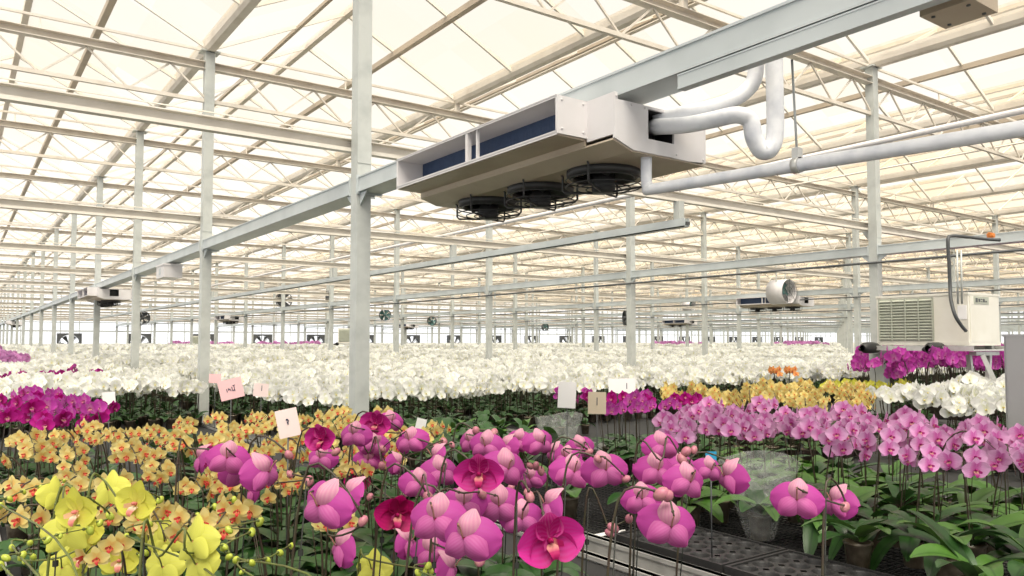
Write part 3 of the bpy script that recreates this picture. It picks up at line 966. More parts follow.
def place(p, n, s, roll=0.0):
    return Matrix.Translation(Vector(p)) @ basis(n, roll) @ Matrix.Scale(s, 4)


def leaf(m, ang, L, W, rise, droop, nu=2, nv=5, z0=.10, mt=0):
    ca, sa = cos(ang), sin(ang)
    tw = rnd.uniform(-.25, .25)
    def fn(u, v):
        w = W / 2 * (sin(pi * (.08 + .9 * v) ** .9) ** .55 if v < 1 else .12)
        a = .015 + L * (v - .10 * v * v * droop * 2)
        z = z0 + rise * L * v - droop * L * v * v + abs(u) * w * .28 + tw * u * w
        return (ca * a - sa * u * w, sa * a + ca * u * w, z)
    m.sheet(fn, nu, nv, mt)


def foliage(n=6, L=.19, W=.07, nu=2, nv=5):
    m = MB(); a0 = rnd.uniform(0, 6.28)
    for i in range(n):
        leaf(m, a0 + i * pi + (i // 2) * .9 + rnd.uniform(-.3, .3), L * rnd.uniform(.75, 1.1), W * rnd.uniform(.85, 1.1), rnd.uniform(.3, .85), rnd.uniform(.35, .8), nu, nv, .10 + i * .008)
    return m


def potmb(n=12):
    m = MB()
    m.lathe([(.001, 0), (.040, 0), (.050, .095), (.054, .097), (.054, .105), (.048, .105), (.045, .09), (.001, .088)], n)
    return m


def bez(P, t):
    a, b, c, d = P
    s = 1 - t
    return a * s ** 3 + b * (3 * s * s * t) + c * (3 * s * t * t) + d * t ** 3


def spike(h, reach, drop, sway):
    P = [Vector((.01, .0, .09)), Vector((-.01, sway, h * .95)), Vector((reach * .35, sway * 1.4, h * 1.22)), Vector((reach, sway, h - drop))]
    return P


POT = potmb().mesh(M['pot'], 'pot')
POTLO = potmb(8)
FOL = [foliage().mesh(M['leaf'], 'foliage') for _ in range(4)]
FOLB = [foliage(6, .24, .085, 4, 7).mesh(M['leaf'] if k % 2 else M['leaf2'], 'foliage') for k in range(3)]


def flowerset(sty, mats, n=3, det=(4, 5), withlip=True, open_=1.0):
    return [flower(sty, det, withlip, open_=open_, mats= (0, 1, 2, 3) if len(mats) > 3 else (0, 1, 2)).mesh(mats, 'flower') for _ in range(n)]

FL = {
    'mag': flowerset('mag', [M['mag'], M['magS'], M['maglip'], M['magL']], 6, (8, 8), False, 2.4),
    'magf': flowerset('mag', [M['mag'], M['magS'], M['maglip'], M['magL']], 3, (8, 8), False, .7),
    'yelf': flowerset('yel', [M['yel'], M['yel'], M['yellip']], 3, (6, 7), False, .8),
    'crim': flowerset('mag', [M['crim'], M['crim'], M['maglip']], 2, (6, 7), False),
    'yel': flowerset('yel', [M['yel'], M['yel'], M['yellip']], 4, (6, 7), False, 2.6),
    'pea': flowerset('pea', [M['pea'], M['pea'], M['pealip']], 3, (2, 4)),
    'pal': flowerset('pal', [M['pal'], M['pal'], M['pallip']], 4, (4, 4)),
    'vio': flowerset('pal', [M['vio'], M['vio'], M['pallip']], 3, (2, 4)),
    'deep': flowerset('pal', [M['vio2'], M['vio2'], M['pallip']], 3, (2, 4)),
}
LIP = {}
for kk, mm in (('mag', 'maglip'), ('crim', 'maglip'), ('yel', 'yellip')):
    q = MB(); lip(q, 0, 1.0, 2); LIP[kk] = q.mesh(M[mm], 'lip')
BUD = {}
for kk, mm, rr in (('lime', 'limebud', (.0085, .012)), ('pink', 'pinkbud', (.0105, .014))):
    q = MB(); q.ball((0, 0, 0), rr, 10, 7)
    BUD[kk] = q.mesh(M[mm], 'bud')


def plant(name, label, cat, group, sty, nfl, h, reach, drop, fsize, stemmat, budkind=None, seed=0, front_leaves=False, big=False, spikes=1, loose=.35):
    """one potted orchid with parts; the arch leans along local +x"""
    R = random.Random(seed)
    r = empty(name, (0, 0, 0), label, cat, group)
    link('pot', POT, r)
    if front_leaves:
        a0 = R.uniform(0, 6)
        for i in range(6):
            q = MB(); leaf(q, a0 + i * pi + (i // 2) * .9 + R.uniform(-.3, .3), .25 * R.uniform(.75, 1.1), .088 * R.uniform(.85, 1.1), R.uniform(.25, .9), R.uniform(.4, .85), 4, 7, .10 + i * .008)
            q.build('leaf', M['leaf2'] if R.random() < .35 else M['leaf'], r)
    else:
        link('foliage', R.choice(FOLB if big else FOL), r)
    for sp in range(spikes):
        P = spike(h * R.uniform(.92, 1.05), reach * R.uniform(.8, 1.1), drop, R.uniform(-.05, .05))
        rot = Matrix.Rotation(R.uniform(-.4, .4) if spikes > 1 else 0, 4, 'Z')
        m = MB()
        pts = [rot @ bez(P, t / 12) for t in range(13)]
        m.tube(pts, [.0032] * 9 + [.0026, .0022, .0018, .0014], 5)
        m.tube([Vector((.018, .012, .09)), rot @ bez(P, .5) + Vector((.004, .004, 0))], .0016, 4)
        heads = []
        for i in range(nfl):
            t = .5 + .45 * (i + .4) / nfl
            c = rot @ bez(P, t); sd = 1 if i % 2 else -1
            hd = rot @ Vector((.8, sd * R.uniform(.25, .25 + loose), R.uniform(-.25, .12)))
            p = c + rot @ Vector((.018, sd * fsize * .42, -.012 + R.uniform(-.012, .012)))
            m.tube([c, (c + p) / 2 + Vector((0, 0, .006)), p], .0013, 4)
            heads.append((p, hd))
        m.build('flower_spike', M[stemmat], r)
        for p, hd in heads:
            link('flower', R.choice(FL[sty]), r, None, place(p, hd, fsize * R.uniform(.88, 1.08), R.uniform(-.25, .25)))
        if budkind:
            for i in range(2):
                c = rot @ bez(P, .96 + .04 * i) + Vector((0, .008 * (-1) ** i, -.004))
                link('bud', BUD[budkind], r, c)
    return r


def seen(p, pad=25, zt=1.25):
    v = Vector((p[0], p[1], zt)) - Vector((0, 0, H))
    d = v.dot(FWD)
    if d < .3: return None
    px = 512 + F * v.dot(RIGHT) / d; py = 288 - F * (v.dot(UP) / d - SHIFT)
    if -pad < px < 1024 + pad and py < 576 + 110: return px, py, d
    return None


TIL = BZ + .002
PATCH_N = {}


def patch(temps, xs, ys, dx, dy, ang, spread, label, keep=None, jit=.022, sc=(.92, 1.06)):
    """a block of pots on a bench; rows counted from the camera end, plants from the left"""
    R = random.Random(int(xs[0] * 100 + ys[0] * 10))
    note_children()
    used, row, out = set(), 0, 0
    y = ys[0]
    while y < ys[1]:
        col = 0; x = xs[0] + (row % 2) * dx * .5; any_ = False
        while x < xs[1]:
            px, py_ = x + R.uniform(-jit, jit), y + R.uniform(-jit, jit)
            inb = any(a + .05 < px < b - .05 for a, b in BENCH)
            if inb and seen((px, py_), 40) and (keep is None or keep(px, py_)):
                t = R.choice(temps)
                o = t if t.name not in used else copy_tree(t)
                used.add(t.name)
                o.location = (px, py_, TIL)
                o.rotation_euler = (0, 0, ang + R.uniform(-spread, spread))
                s = R.uniform(*sc); o.scale = (s, s, s)
                o['label'] = label % (nth(col), nth(row))
                col += 1; any_ = True; out += 1
            x += dx
        y += dy
        if any_: row += 1
    for t in temps:
        if t.name not in used:
            for c in list(t.children): D.objects.remove(c)
            D.objects.remove(t)
    return out

TOCAM = radians(-125)
cnt = {}
# peach orchids on the left bench
T = [plant('peach_orchid', '', 'orchid', 'peach orchids on the left bench', 'pea', 6, .44, .20, .04, .058, 'stem', None, 100 + k) for k in range(4)]
cnt['peach'] = patch(T, (.16, 2.05), (1.95, 4.3), .165, .21, TOCAM, .9, 'peach orchid on the left bench, %s from the left in the %s row', lambda x, y: not (y < 2.5 and x > .95) and not (y < 3.2 and x > 1.45))
# magenta block behind them
T = [plant('magenta_orchid', '', 'orchid', 'magenta orchids at the left edge', 'deep' if k % 2 else 'vio', 5, .50, .19, .05, .085, 'stem', None, 200 + k) for k in range(4)]
cnt['leftmag'] = patch(T, (.16, .74), (4.45, 5.9), .17, .18, TOCAM, 1.0, 'magenta orchid behind the peach ones, %s from the left in the %s row')
# pale pink block on the right
T = [plant('pale_pink_orchid', '', 'orchid', 'pale pink orchids on the right bench', 'pal', 5, .47, .20, .05, .092, 'stem', None, 300 + k, big=True) for k in range(4)]
cnt['pale'] = patch(T, (2.36, 4.2), (1.02, 3.5), .205, .21, TOCAM, .8, 'pale pink orchid beyond the trays, %s from the left in the %s row', lambda x, y: x > y * 1.03 and (y > 2.42 or x > 3.1) and not (y < 1.55 and x < 3.15) and not (x < 3.15 and y < 2.42) and not (3.0 < x < 3.35 and y < 2.1))
T = [plant('pale_pink_orchid', '', 'orchid', 'pale pink orchids with broad leaves', 'pal', 4, .46, .20, .05, .092, 'stem', None, 340 + k, front_leaves=True) for k in range(3)]
cnt['palefront'] = patch(T, (3.02, 3.34), (1.0, 2.1), .16, .19, TOCAM, .8, 'pale pink orchid over broad leaves, %s from the left in the %s row')
# deep magenta block beyond the pale pink
T = [plant('magenta_orchid', '', 'orchid', 'magenta orchids beyond the pale pink', 'vio' if k % 2 else 'deep', 5, .50, .17, .05, .082, 'stem', None, 400 + k) for k in range(3)]
cnt['mid'] = patch(T, (3.2, 4.4), (3.6, 4.7), .19, .2, TOCAM, 1.0, 'magenta orchid behind the pale pink ones, %s from the left in the %s row', lambda x, y: x > .91 * y and y < 4.3 + .2 * (x - 3.2) / 2 and not (x > 4.4 and y < 3.6))

# ---- orchids too far off to show single flowers: pot and leaves, spike, blossoms
def far_plant(name, group, mats, sty, nfl, h, reach, fsize, seed, one=False, det=(2, 2), stems=1):
    global rnd
    R = random.Random(seed); rnd = random.Random(seed)
    base = MB(); base.add(foliage(4, .15, .06, 2, 3)); base.add(POTLO, None, 1)
    st, bl = MB(), MB()
    for s in range(stems):
        P = spike(h * R.uniform(.9, 1.05), reach * R.uniform(.7, 1.1), .05, R.uniform(-.05, .05))
        rot = Matrix.Rotation(R.uniform(-.6, .6), 4, 'Z')
        st.tube([rot @ bez(P, t / 8) for t in range(9)], .003, 4)
        for i in range(nfl):
            t = .5 + .46 * (i + .4) / nfl
            sd = 1 if i % 2 else -1
            p = rot @ (bez(P, t) + Vector((.015, sd * fsize * .42, R.uniform(-.03, .012))))
            hd = rot @ Vector((.8, sd * R.uniform(.2, .8), R.uniform(-.3, .3)))
            bl.add(flower(sty, det, False), place(p, hd, fsize * R.uniform(.88, 1.1), R.uniform(-.3, .3)))
            q = MB(); q.ball((0, -.05, .07), (.06, .09), 4, 3, 2, (0, -.3, 1)); bl.add(q, place(p, hd, fsize))
    if one:
        m = MB(); m.add(base); m.add(st, None, 2); m.add(bl, None, 3)
        o = m.build(name, [M['leaf'], M['pot'], M['stem']] + mats)
        return tag(o, '', 'orchid', group)
    r = base.build(name, [M['leaf'], M['pot']]); tag(r, '', 'orchid', group)
    st.build('flower_spike', M['stem'], r); bl.build('blossoms', mats, r)
    return r

WM = [M['whi'], M['whi'], M['whilip']]
T = [far_plant('peach_orchid', 'peach orchids in the middle', [M['pea'], M['pea'], M['pealip']], 'pea', 6, .46, .18, .07, 500 + k, stems=2) for k in range(3)]
cnt['peach2'] = patch(T, (4.45, 6.35), (3.25, 4.4), .22, .22, TOCAM, 1.2, 'peach orchid in the distant strip, %s from the left in the %s row', lambda x, y: x + y > 8.1 and not (x > 5.65 and y < 3.5))
T = [far_plant('white_orchid', 'large white orchids on the right', WM, 'whi', 7, .50, .20, .11, 520 + k, stems=2, det=(4, 4)) for k in range(3)]
cnt['white2'] = patch(T, (5.45, 8.5), (2.1, 3.45), .24, .24, TOCAM, 1.2, 'white orchid left of the grey cabinet, %s from the left in the %s row', lambda x, y: x - y > 2.6)
T = [far_plant('violet_magenta_orchid', 'magenta orchids below the condenser', [M['vio'], M['vio'], M['pallip']], 'pal', 7, .56, .2, .095, 540 + k, stems=2, det=(2, 3)) for k in range(3)]
cnt['mag2'] = patch(T, (7.0, 12.2), (3.6, 6.0), .25, .25, TOCAM, 1.2, 'bright magenta orchid below the condenser, %s from the left in the %s row', lambda x, y: x > 1.72 * y and not (7.5 < x < 8.4 and 3.2 < y < 4.4), .03, (1.15, 1.4))
T = [far_plant('orange_orchid', 'orange orchids by the white block', [M['ora'], M['ora'], M['pealip']], 'pea', 6, .5, .15, .08, 560 + k, stems=2) for k in range(2)]
cnt['orange'] = patch(T, (7.9, 8.3), (5.7, 5.9), .22, .22, TOCAM, 1, 'orange orchid before the white block, %s from the left in the %s row')
T = [far_plant('yellow_orchid', 'yellow orchids right of the orange ones', [M['yel'], M['yel'], M['yellip']], 'yel', 6, .46, .15, .08, 570 + k, stems=2) for k in range(2)]
cnt['yel2'] = patch(T, (6.6, 7.6), (3.9, 4.6), .24, .24, TOCAM, 1, 'yellow orchid behind the white clump, %s from the left in the %s row')
T = [far_plant('magenta_orchid', 'magenta orchids by the white paper sign', [M['vio'], M['vio'], M['pallip']], 'pal', 6, .48, .15, .09, 580 + k, stems=1, det=(2, 3)) for k in range(2)]
cnt['mag3'] = patch(T, (4.47, 4.9), (5.5, 5.7), .3, .22, TOCAM, 1, 'magenta orchid beside the white paper sign, %s from the left in the %s row', None, .02, (.8, .85))
T = [far_plant('magenta_orchid', 'magenta orchids among the white on the left', [M['vio2'], M['vio'], M['pallip']], 'pal', 6, .5, .15, .09, 590 + k, stems=1, det=(2, 3)) for k in range(2)]
cnt['mag4'] = patch(T, (.3, 1.6), (10.6, 11.6), .3, .3, TOCAM, 1, 'dark magenta orchid among white ones, %s from the left in the %s row', lambda x, y: (int(x * 3) + int(y * 2)) % 2 == 0)

# the white block: the nearest three hundred one by one, the rest as a mass
WT = [far_plant('white_orchid', 'white orchids at the front of the white block', WM, 'whi', 7, .43, .18, .10, 600 + k, True, (2, 3), stems=2) for k in range(4)]
WP = [far_plant('white_orchid', 'white orchids in the front rank', WM, 'whi', 7, .43, .18, .10, 620 + k, False, (2, 3), stems=2) for k in range(3)]
note_children()
R = random.Random(5)
spots = []
row = 0
y = 6.25
while y < YW1 - 1.2:
    st = .19 if y < 14 else (.26 if y < 26 else .36)
    x = .16 + R.uniform(0, st); col = 0
    while x < min(XW1 - 1, 2.62 * y + 2):
        px, py_ = x + R.uniform(-.04, .04), y + R.uniform(-.04, .04)
        x += st
        if not any(a + .05 < px < b - .05 for a, b in BENCH) and px < 46: continue
        if px < 2.1 and py_ < 8.1: continue
        if .25 < px < 1.65 and 10.5 < py_ < 11.7: continue
        if 7.5 < px < 8.5 and py_ < 6.0: continue
        if px < 1.1 and 15 < py_ < 27.6: continue
        k = seen((px, py_), 30)
        if not k: continue
        spots.append((k[2], px, py_, row)); col += 1
    y += st; row += 1
spots.sort()
near, rest = spots[:300], spots[300:]
byrow = {}
for s in near: byrow.setdefault(s[3], []).append(s)
usedp = set()
for rw in sorted(byrow):
    for c, s in enumerate(sorted(byrow[rw], key=lambda q: q[1])):
        pool = WP if rw == 0 else WT
        t = R.choice(pool)
        o = t if t.name not in usedp else copy_tree(t)
        usedp.add(t.name)
        o.location = (s[1], s[2], TIL); o.rotation_euler = (0, 0, TOCAM + R.uniform(-1.2, 1.2))
        q = R.uniform(.9, 1.08); o.scale = (q, q, q)
        o['label'] = 'white orchid, %s from the left in the %s rank of the white block' % (nth(c), nth(rw))


def mass(name, label, cat, pts, sources, sc):
    me = D.meshes.new(name)
    me.from_pydata([(p[0], p[1], TIL) for p in pts], [], [])
    ar = me.attributes.new('rot', 'FLOAT_VECTOR', 'POINT'); ar.data.foreach_set('vector', [c for _ in pts for c in (0, 0, TOCAM + R.uniform(-1.3, 1.3))])
    asz = me.attributes.new('siz', 'FLOAT', 'POINT'); asz.data.foreach_set('value', [R.uniform(.9, 1.1) * (1 if p[1] < 14 else (1.15 if p[1] < 26 else 1.35)) * sc for p in pts])
    aix = me.attributes.new('pick', 'INT', 'POINT'); aix.data.foreach_set('value', [R.randrange(len(sources)) for _ in pts])
    o = link(name, me)
    ng = D.node_groups.new(name, 'GeometryNodeTree')
    ng.interface.new_socket('Geometry', in_out='INPUT', socket_type='NodeSocketGeometry'); ng.interface.new_socket('Geometry', in_out='OUTPUT', socket_type='NodeSocketGeometry')
    gi, go = ng.nodes.new('NodeGroupInput'), ng.nodes.new('NodeGroupOutput')
    jn = ng.nodes.new('GeometryNodeJoinGeometry')
    for s in reversed(sources):
        ob = ng.nodes.new('GeometryNodeObjectInfo'); ob.inputs['Object'].default_value = s; ob.inputs['As Instance'].default_value = True; ob.transform_space = 'ORIGINAL'
        ng.links.new(ob.outputs['Geometry'], jn.inputs[0])
    ip = ng.nodes.new('GeometryNodeInstanceOnPoints'); ip.inputs['Pick Instance'].default_value = True
    ng.links.new(gi.outputs[0], ip.inputs['Points']); ng.links.new(jn.outputs[0], ip.inputs['Instance'])
    for nm, dt, sk in (('rot', 'FLOAT_VECTOR', 'Rotation'), ('siz', 'FLOAT', 'Scale'), ('pick', 'INT', 'Instance Index')):
        a = ng.nodes.new('GeometryNodeInputNamedAttribute'); a.data_type = dt; a.inputs['Name'].default_value = nm
        ng.links.new(a.outputs['Attribute'], ip.inputs[sk])
    ng.links.new(ip.outputs[0], go.inputs[0])
    md = o.modifiers.new('plants', 'NODES'); md.node_group = ng
    return tag(o, label, cat, None, 'stuff')

mass('white_orchids', 'sea of white orchids filling the benches to the far glass wall', 'orchids', [(s[1], s[2]) for s in rest], WT, 1.0)
LT = [o for o in D.objects if o.name.startswith('violet_magenta_orchid') and not o.parent][:1]
FT = far_plant('violet_orchid', None, [M['lil'], M['lil'], M['pallip']], 'pal', 7, .46, .18, .10, 700, True, (2, 2), stems=2)
FT.location = (.45, 15.2, TIL); FT.rotation_euler = (0, 0, TOCAM)
FT['label'] = 'violet orchid nearest the camera in the far violet strip at the left edge'
pts = [(.16 + .24 * i + R.uniform(-.05, .05), 15.5 + .3 * j) for i in range(4) for j in range(40)]
pts2 = [(x0 + R.uniform(0, 3.5), y0 + R.uniform(0, 1.2)) for x0, y0 in ((14, 44), (33, 31), (39, 27), (10, 47)) for _ in range(40)]
mass('distant_magenta_orchids', 'thin magenta strips of orchids at the far end of the white block', 'orchids', pts2, [FT], 1.25)
mass('violet_orchids', 'distant strip of violet orchids at the left edge by the posts', 'orchids', pts, [FT], 1.1)

# ------------------------------------------------------------------ the large orchids at the front
def hero(name, label, sty, flowers, buds=(), shift=(-.13, .02), base=None, budkind='pink', stemmat='stem', size=.086, leaves=True, sleeve=False, dd=0.0, group=None, stake=True):
    """flowers: (px, py, size in px, way it faces); the spike climbs from its pot and arches past every flower"""
    R = random.Random(int(flowers[0][0] * 7 + flowers[0][1])) if flowers else random.Random(int(buds[0][0]))
    fl = []
    for px, py, sz, way in flowers:
        d = min(max(size * F / sz, 1.2), 3.4) + dd
        p = at(px, py, d)
        if p.y < .8: p = p + FLAT * ((.8 - p.y) / cos(YAW))
        a = {'b': R.uniform(-.5, .5), 's': R.choice((-1, 1)) * R.uniform(1.1, 1.5), 'f': pi + R.uniform(-.35, .35), 'l': -1.3, 'r': 1.3}[way]
        n = FLAT * cos(a) + RIGHT * sin(a) + Vector((0, 0, R.uniform(-.35, -.1) if way != 'f' else R.uniform(-.1, .1)))
        fl.append((p, n, (.106 if sty != 'yel' else .094) * R.uniform(.92, 1.08) * (size / .086), way))
    dm = sum((f[0] - Vector((0, 0, H))).dot(FWD) for f in fl) / len(fl) if fl else None
    bp = [at(b[0], b[1], b[2] if len(b) > 2 else dm) for b in buds]
    allp = [f[0] for f in fl] + bp
    c = sum(allp, Vector()) / len(allp)
    if base is None:
        b0 = c + RIGHT * shift[0] + FLAT * shift[1]
        b0 = Vector((min(max(b0.x, .16), 1.98), max(b0.y, .66), TIL))
    else:
        b0 = Vector((base[0], base[1], TIL))
    r = empty(name, tuple(b0), label, 'orchid', group)
    link('pot', POT, r)
    if leaves: link('foliage', R.choice(FOL), r)
    way = sorted([(Vector((p.x - b0.x, p.y - b0.y, 0)).length, i, p) for i, p in enumerate(allp)])
    nodes = []
    for dist, i, p in way:
        off = -fl[i][1].normalized() * .022 + Vector((0, 0, .022)) if i < len(fl) else Vector((0, 0, .004))
        nodes.append(p + off - b0)
    first = nodes[0]
    top = max(n.z for n in nodes)
    k = Vector((first.x * .25, first.y * .25, 0))
    ctrl = [Vector((.008, 0, .09)), Vector((k.x * .3, k.y * .3, .27)), Vector((k.x * 1.3, k.y * 1.3, max(top - .02, .36)))] + nodes
    pts = smooth(ctrl, 5)
    m = MB()
    nn = len(pts)
    m.tube(pts, [(.0031 if fl else .0024) - .0014 * i / nn for i in range(nn)], 7)
    for j in range(4, nn - 1, 5): m.ball(pts[j], .0036, 6, 4)
    for (p, n, s, wy), nd_ in zip(fl, [allp[i] for i in range(len(fl))]):
        q = p - b0; nd2 = n.normalized()
        e = q - nd2 * .004; a = q - nd2 * .022 + Vector((0, 0, .022))
        m.tube(smooth([a, (a + e) / 2 + Vector((0, 0, .003)), e], 3), .0016, 5, 1)
    m.build('flower_spike', [M[stemmat], M['pedicel'] if stemmat == 'stem' else M[stemmat]], r)
    if stake:
        q = MB(); e = Vector((k.x * 1.2, k.y * 1.2, max(top - .05, .33))); q.tube([Vector((.02, .01, .08)), e], .0017, 5)
        q.lathe([(.006, -.006), (.006, .006)], 6, 0, tuple(Vector((.02, .01, .08)) * .3 + e * .7)); q.build('support_stake', M['wire'], r)
    for p, n, s, wy in fl:
        f = link('flower', R.choice(FL[sty + 'f' if wy == 'f' and sty != 'crim' else sty]), r, None, place(p - b0, n, s, R.uniform(-.2, .2)))
        link('lip', LIP[sty], f)
    for p in bp:
        q = link('bud', BUD[budkind], r, p - b0); s = R.uniform(.8, 1.25) if budkind == 'pink' else R.uniform(.5, .95); q.scale = (s, s, s); q.rotation_euler = (R.uniform(-1, 1), R.uniform(-1, 1), 0)
    if sleeve: add_sleeve(r)
    return r


def add_sleeve(r, h=.30, R0=.06, R1=.15):
    m = MB(); N = 18; ph = rnd.uniform(0, 6)
    for i in range(7):
        t = i / 6
        for k in range(N):
            a = 2 * pi * k / N
            rr = (R0 + (R1 - R0) * t) * (1 + .10 * sin(a * 3 + ph + t * 2) * t + .05 * sin(a * 7 + ph * 2) * t)
            m.v.append((rr * cos(a), rr * sin(a), .005 + h * t + .02 * t * sin(a * 2 + ph)))
    for i in range(6):
        for k in range(N):
            k2 = (k + 1) % N
            m.face([i * N + k, i * N + k2, (i + 1) * N + k2, (i + 1) * N + k], 0, True)
    m.build('plastic_sleeve', M['film'], r)

G = 'large magenta orchids on the left bench'
for label, sty, fl, bd, kw in (
    ('magenta orchid at the far left of the large ones, over the peach flowers', 'mag', [(198, 458, 31, 's'), (227, 458, 34, 'b'), (240, 473, 33, 'b')], [(214, 452)], {}),
    ('magenta orchid with a tall side-on flower and a sliver below, second clump from the left', 'mag', [(268, 472, 42, 's'), (249, 492, 28, 's')], [(290, 474), (309, 481), (289, 455)], {}),
    ('magenta orchid with one dark upright flower beside the pale pink paper sign', 'mag', [(322, 439, 30, 'f'), (320, 458, 26, 'b')], [(336, 452)], {}),
    ('magenta orchid with a big domed flower and a hanging petal below, left of centre', 'mag', [(319, 506, 54, 'b'), (347, 494, 38, 's'), (337, 546, 38, 's')], [(363, 521)], {'sleeve': True}),
    ('magenta orchid whose three flowers hide the foot of the thick post', 'mag', [(353, 434, 28, 'b'), (376, 424, 27, 'f'), (392, 421, 23, 'b')], [(402, 434)], {}),
    ('magenta orchid with small pale flowers just below the thick post', 'mag', [(375, 444, 25, 'b'), (368, 460, 25, 'b'), (409, 440, 28, 'b')], [(383, 449), (382, 466)], {}),
    ('crimson orchid with dark red open flowers among the magenta ones', 'crim', [(397, 514, 37, 'f'), (359, 481, 22, 'f')], [(405, 494), (370, 497)], {}),
    ('magenta orchid with slim side-on flowers right of the thick post', 'mag', [(400, 464, 25, 's'), (433, 457, 29, 's'), (443, 472, 31, 'b')], [(444, 441), (436, 446), (452, 445)], {}),
    ('magenta orchid with a large turned flower left of the biggest cluster', 'mag', [(421, 484, 32, 'b'), (435, 519, 50, 'b'), (411, 541, 34, 's')], [(428, 497)], {}),
    ('magenta orchid with the biggest pale-backed flower at the bottom middle', 'mag', [(464, 538, 54, 'b'), (432, 552, 36, 'b'), (453, 568, 36, 's')], [(480, 560)], {'sleeve': True}),
    ('magenta orchid with a pair of pale domed flowers in the middle cluster', 'mag', [(464, 504, 39, 'b'), (499, 506, 38, 'b')], [(482, 494)], {}),
    ('magenta orchid at the top left of the middle cluster', 'mag', [(485, 446, 31, 'b'), (469, 441, 24, 'b'), (504, 447, 27, 's')], [(494, 433), (476, 431)], {}),
    ('magenta orchid with a deep coloured flower facing out in the middle cluster', 'mag', [(479, 473, 40, 'f'), (466, 481, 30, 's')], [(490, 490)], {}),
    ('magenta orchid with three pale flowers at the right of the middle cluster', 'mag', [(508, 469, 36, 'b'), (516, 441, 26, 'b'), (530, 479, 25, 'b')], [(511, 488), (527, 492)], {}),
    ('magenta orchid in front of the green stems, right of the middle cluster', 'mag', [(542, 443, 27, 'b'), (551, 453, 25, 's')], [(536, 466), (541, 471), (530, 466)], {}),
    ('magenta orchid with a wide open deep magenta bloom at the bottom', 'mag', [(549, 539, 54, 'f'), (522, 519, 38, 'b'), (546, 504, 38, 's')], [(530, 497)], {'shift': (-.05, .08)}),
    ('magenta orchid with two pale flowers hanging before the black wire mesh', 'mag', [(574, 472, 35, 'b'), (565, 457, 26, 'b'), (583, 448, 24, 'b')], [(594, 465), (589, 452)], {}),
    ('magenta orchid with one cupped flower over the white bench edge', 'mag', [(606, 470, 38, 'b')], [(598, 459), (626, 479)], {}),
    ('magenta orchid arching over the bench edge with a large closed bud', 'mag', [(642, 499, 35, 'b'), (659, 507, 32, 's')], [(629, 519), (610, 533), (613, 528)], {}),
    ('magenta orchid hanging over the empty trays', 'mag', [(671, 527, 45, 'b')], [(668, 496), (661, 494)], {}),
    ('magenta orchid with a pair of round flowers above the trays', 'mag', [(664, 446, 32, 'b'), (658, 470, 33, 'b')], [(682, 459), (694, 450), (686, 452)], {}),
    ('magenta orchid with a folded flower left of the blue tag', 'mag', [(690, 482, 38, 'b'), (684, 466, 26, 'b')], [(665, 481), (676, 474)], {}),
    ('magenta orchid with a thin side-on flower under the blue tag', 'mag', [(711, 470, 28, 'b'), (725, 476, 35, 's')], [(729, 463)], {}),
    ('single magenta orchid at the right, over the broad green leaves', 'mag', [(797, 500, 43, 'b'), (832, 501, 34, 's')], [(845, 507)], {'shift': (-.05, -.08)}),
):
    hero('magenta_orchid', label, sty, fl, bd, group=G, **kw)

G = 'large yellow orchids at the bottom left'
Y = dict(budkind='lime', stemmat='gstem', group=G)
for label, fl, bd, kw in (
    ('yellow orchid with the largest clump of flowers at the lower left', [(78, 511, 46, 'f'), (67, 533, 42, 'b'), (88, 531, 40, 'f'), (58, 495, 38, 's')], [(100, 523), (110, 516)], {}),
    ('yellow orchid rising above the largest yellow clump', [(109, 490, 36, 'b'), (137, 503, 42, 'f')], [(150, 503), (160, 500), (128, 512)], {}),
    ('yellow orchid with two flowers right of the largest yellow clump', [(156, 529, 34, 'b'), (165, 541, 36, 'b')], [(180, 520), (176, 530)], {}),
    ('yellow orchid with broad flowers cut by the bottom edge', [(193, 541, 48, 'b'), (197, 564, 48, 'b'), (163, 567, 42, 'b')], [(224, 547), (229, 557)], {}),
    ('yellow orchid with a pink lipped flower at the bottom left', [(120, 560, 36, 'f')], [(140, 556), (146, 553)], {}),
    ('yellow orchid with half open flowers in the bottom left corner', [(84, 555, 38, 'f'), (62, 568, 38, 'b')], [(96, 555), (24, 562)], {}),
    ('yellow orchid showing one bloom at the bottom edge under the magenta ones', [(372, 569, 36, 'b')], [(425, 571), (432, 568)], {}),
):
    hero('yellow_orchid', label, 'yel', fl, bd, **kw, **Y)
for label, bd, bs in (
    ('budding yellow orchid, its topmost thin spike crossing the peach flowers', [(10, 499, 1.75), (0, 506, 1.7), (24, 492, 1.8), (40, 487, 1.85), (64, 481, 1.9)], (.20, 1.2)),
    ('budding yellow orchid with a long bare spike across the bottom left', [(12, 548, 1.45), (30, 543, 1.5), (48, 540, 1.52), (60, 536, 1.55), (90, 530, 1.6)], (.17, 1.0)),
    ('budding yellow orchid with lime buds under the large yellow clump', [(6, 558, 1.35), (22, 556, 1.38), (33, 557, 1.4), (0, 566, 1.33)], (.16, .9)),
    ('budding yellow orchid with the longest spike of lime buds, reaching the magenta flowers', [(126, 537, 1.7), (150, 524, 1.75), (176, 522, 1.8), (198, 516, 1.85), (215, 507, 1.9), (234, 500, 1.95)], (.42, 1.1)),
    ('budding yellow orchid with fat lime buds below the left magenta clump', [(205, 533, 1.6), (224, 548, 1.55), (229, 530, 1.6), (252, 532, 1.62), (260, 522, 1.66), (236, 560, 1.55)], (.52, 1.05)),
    ('budding yellow orchid at the bottom edge right of the yellow flowers', [(242, 572, 1.4), (252, 563, 1.45), (268, 560, 1.5), (280, 553, 1.55), (292, 546, 1.6)], (.50, .8)),
    ('budding yellow orchid below the biggest magenta flower', [(418, 573, 1.4), (428, 566, 1.42), (431, 571, 1.43)], (.75, .85)),
):
    hero('budding_yellow_orchid', label, 'yel', [], bd, base=bs, **Y)

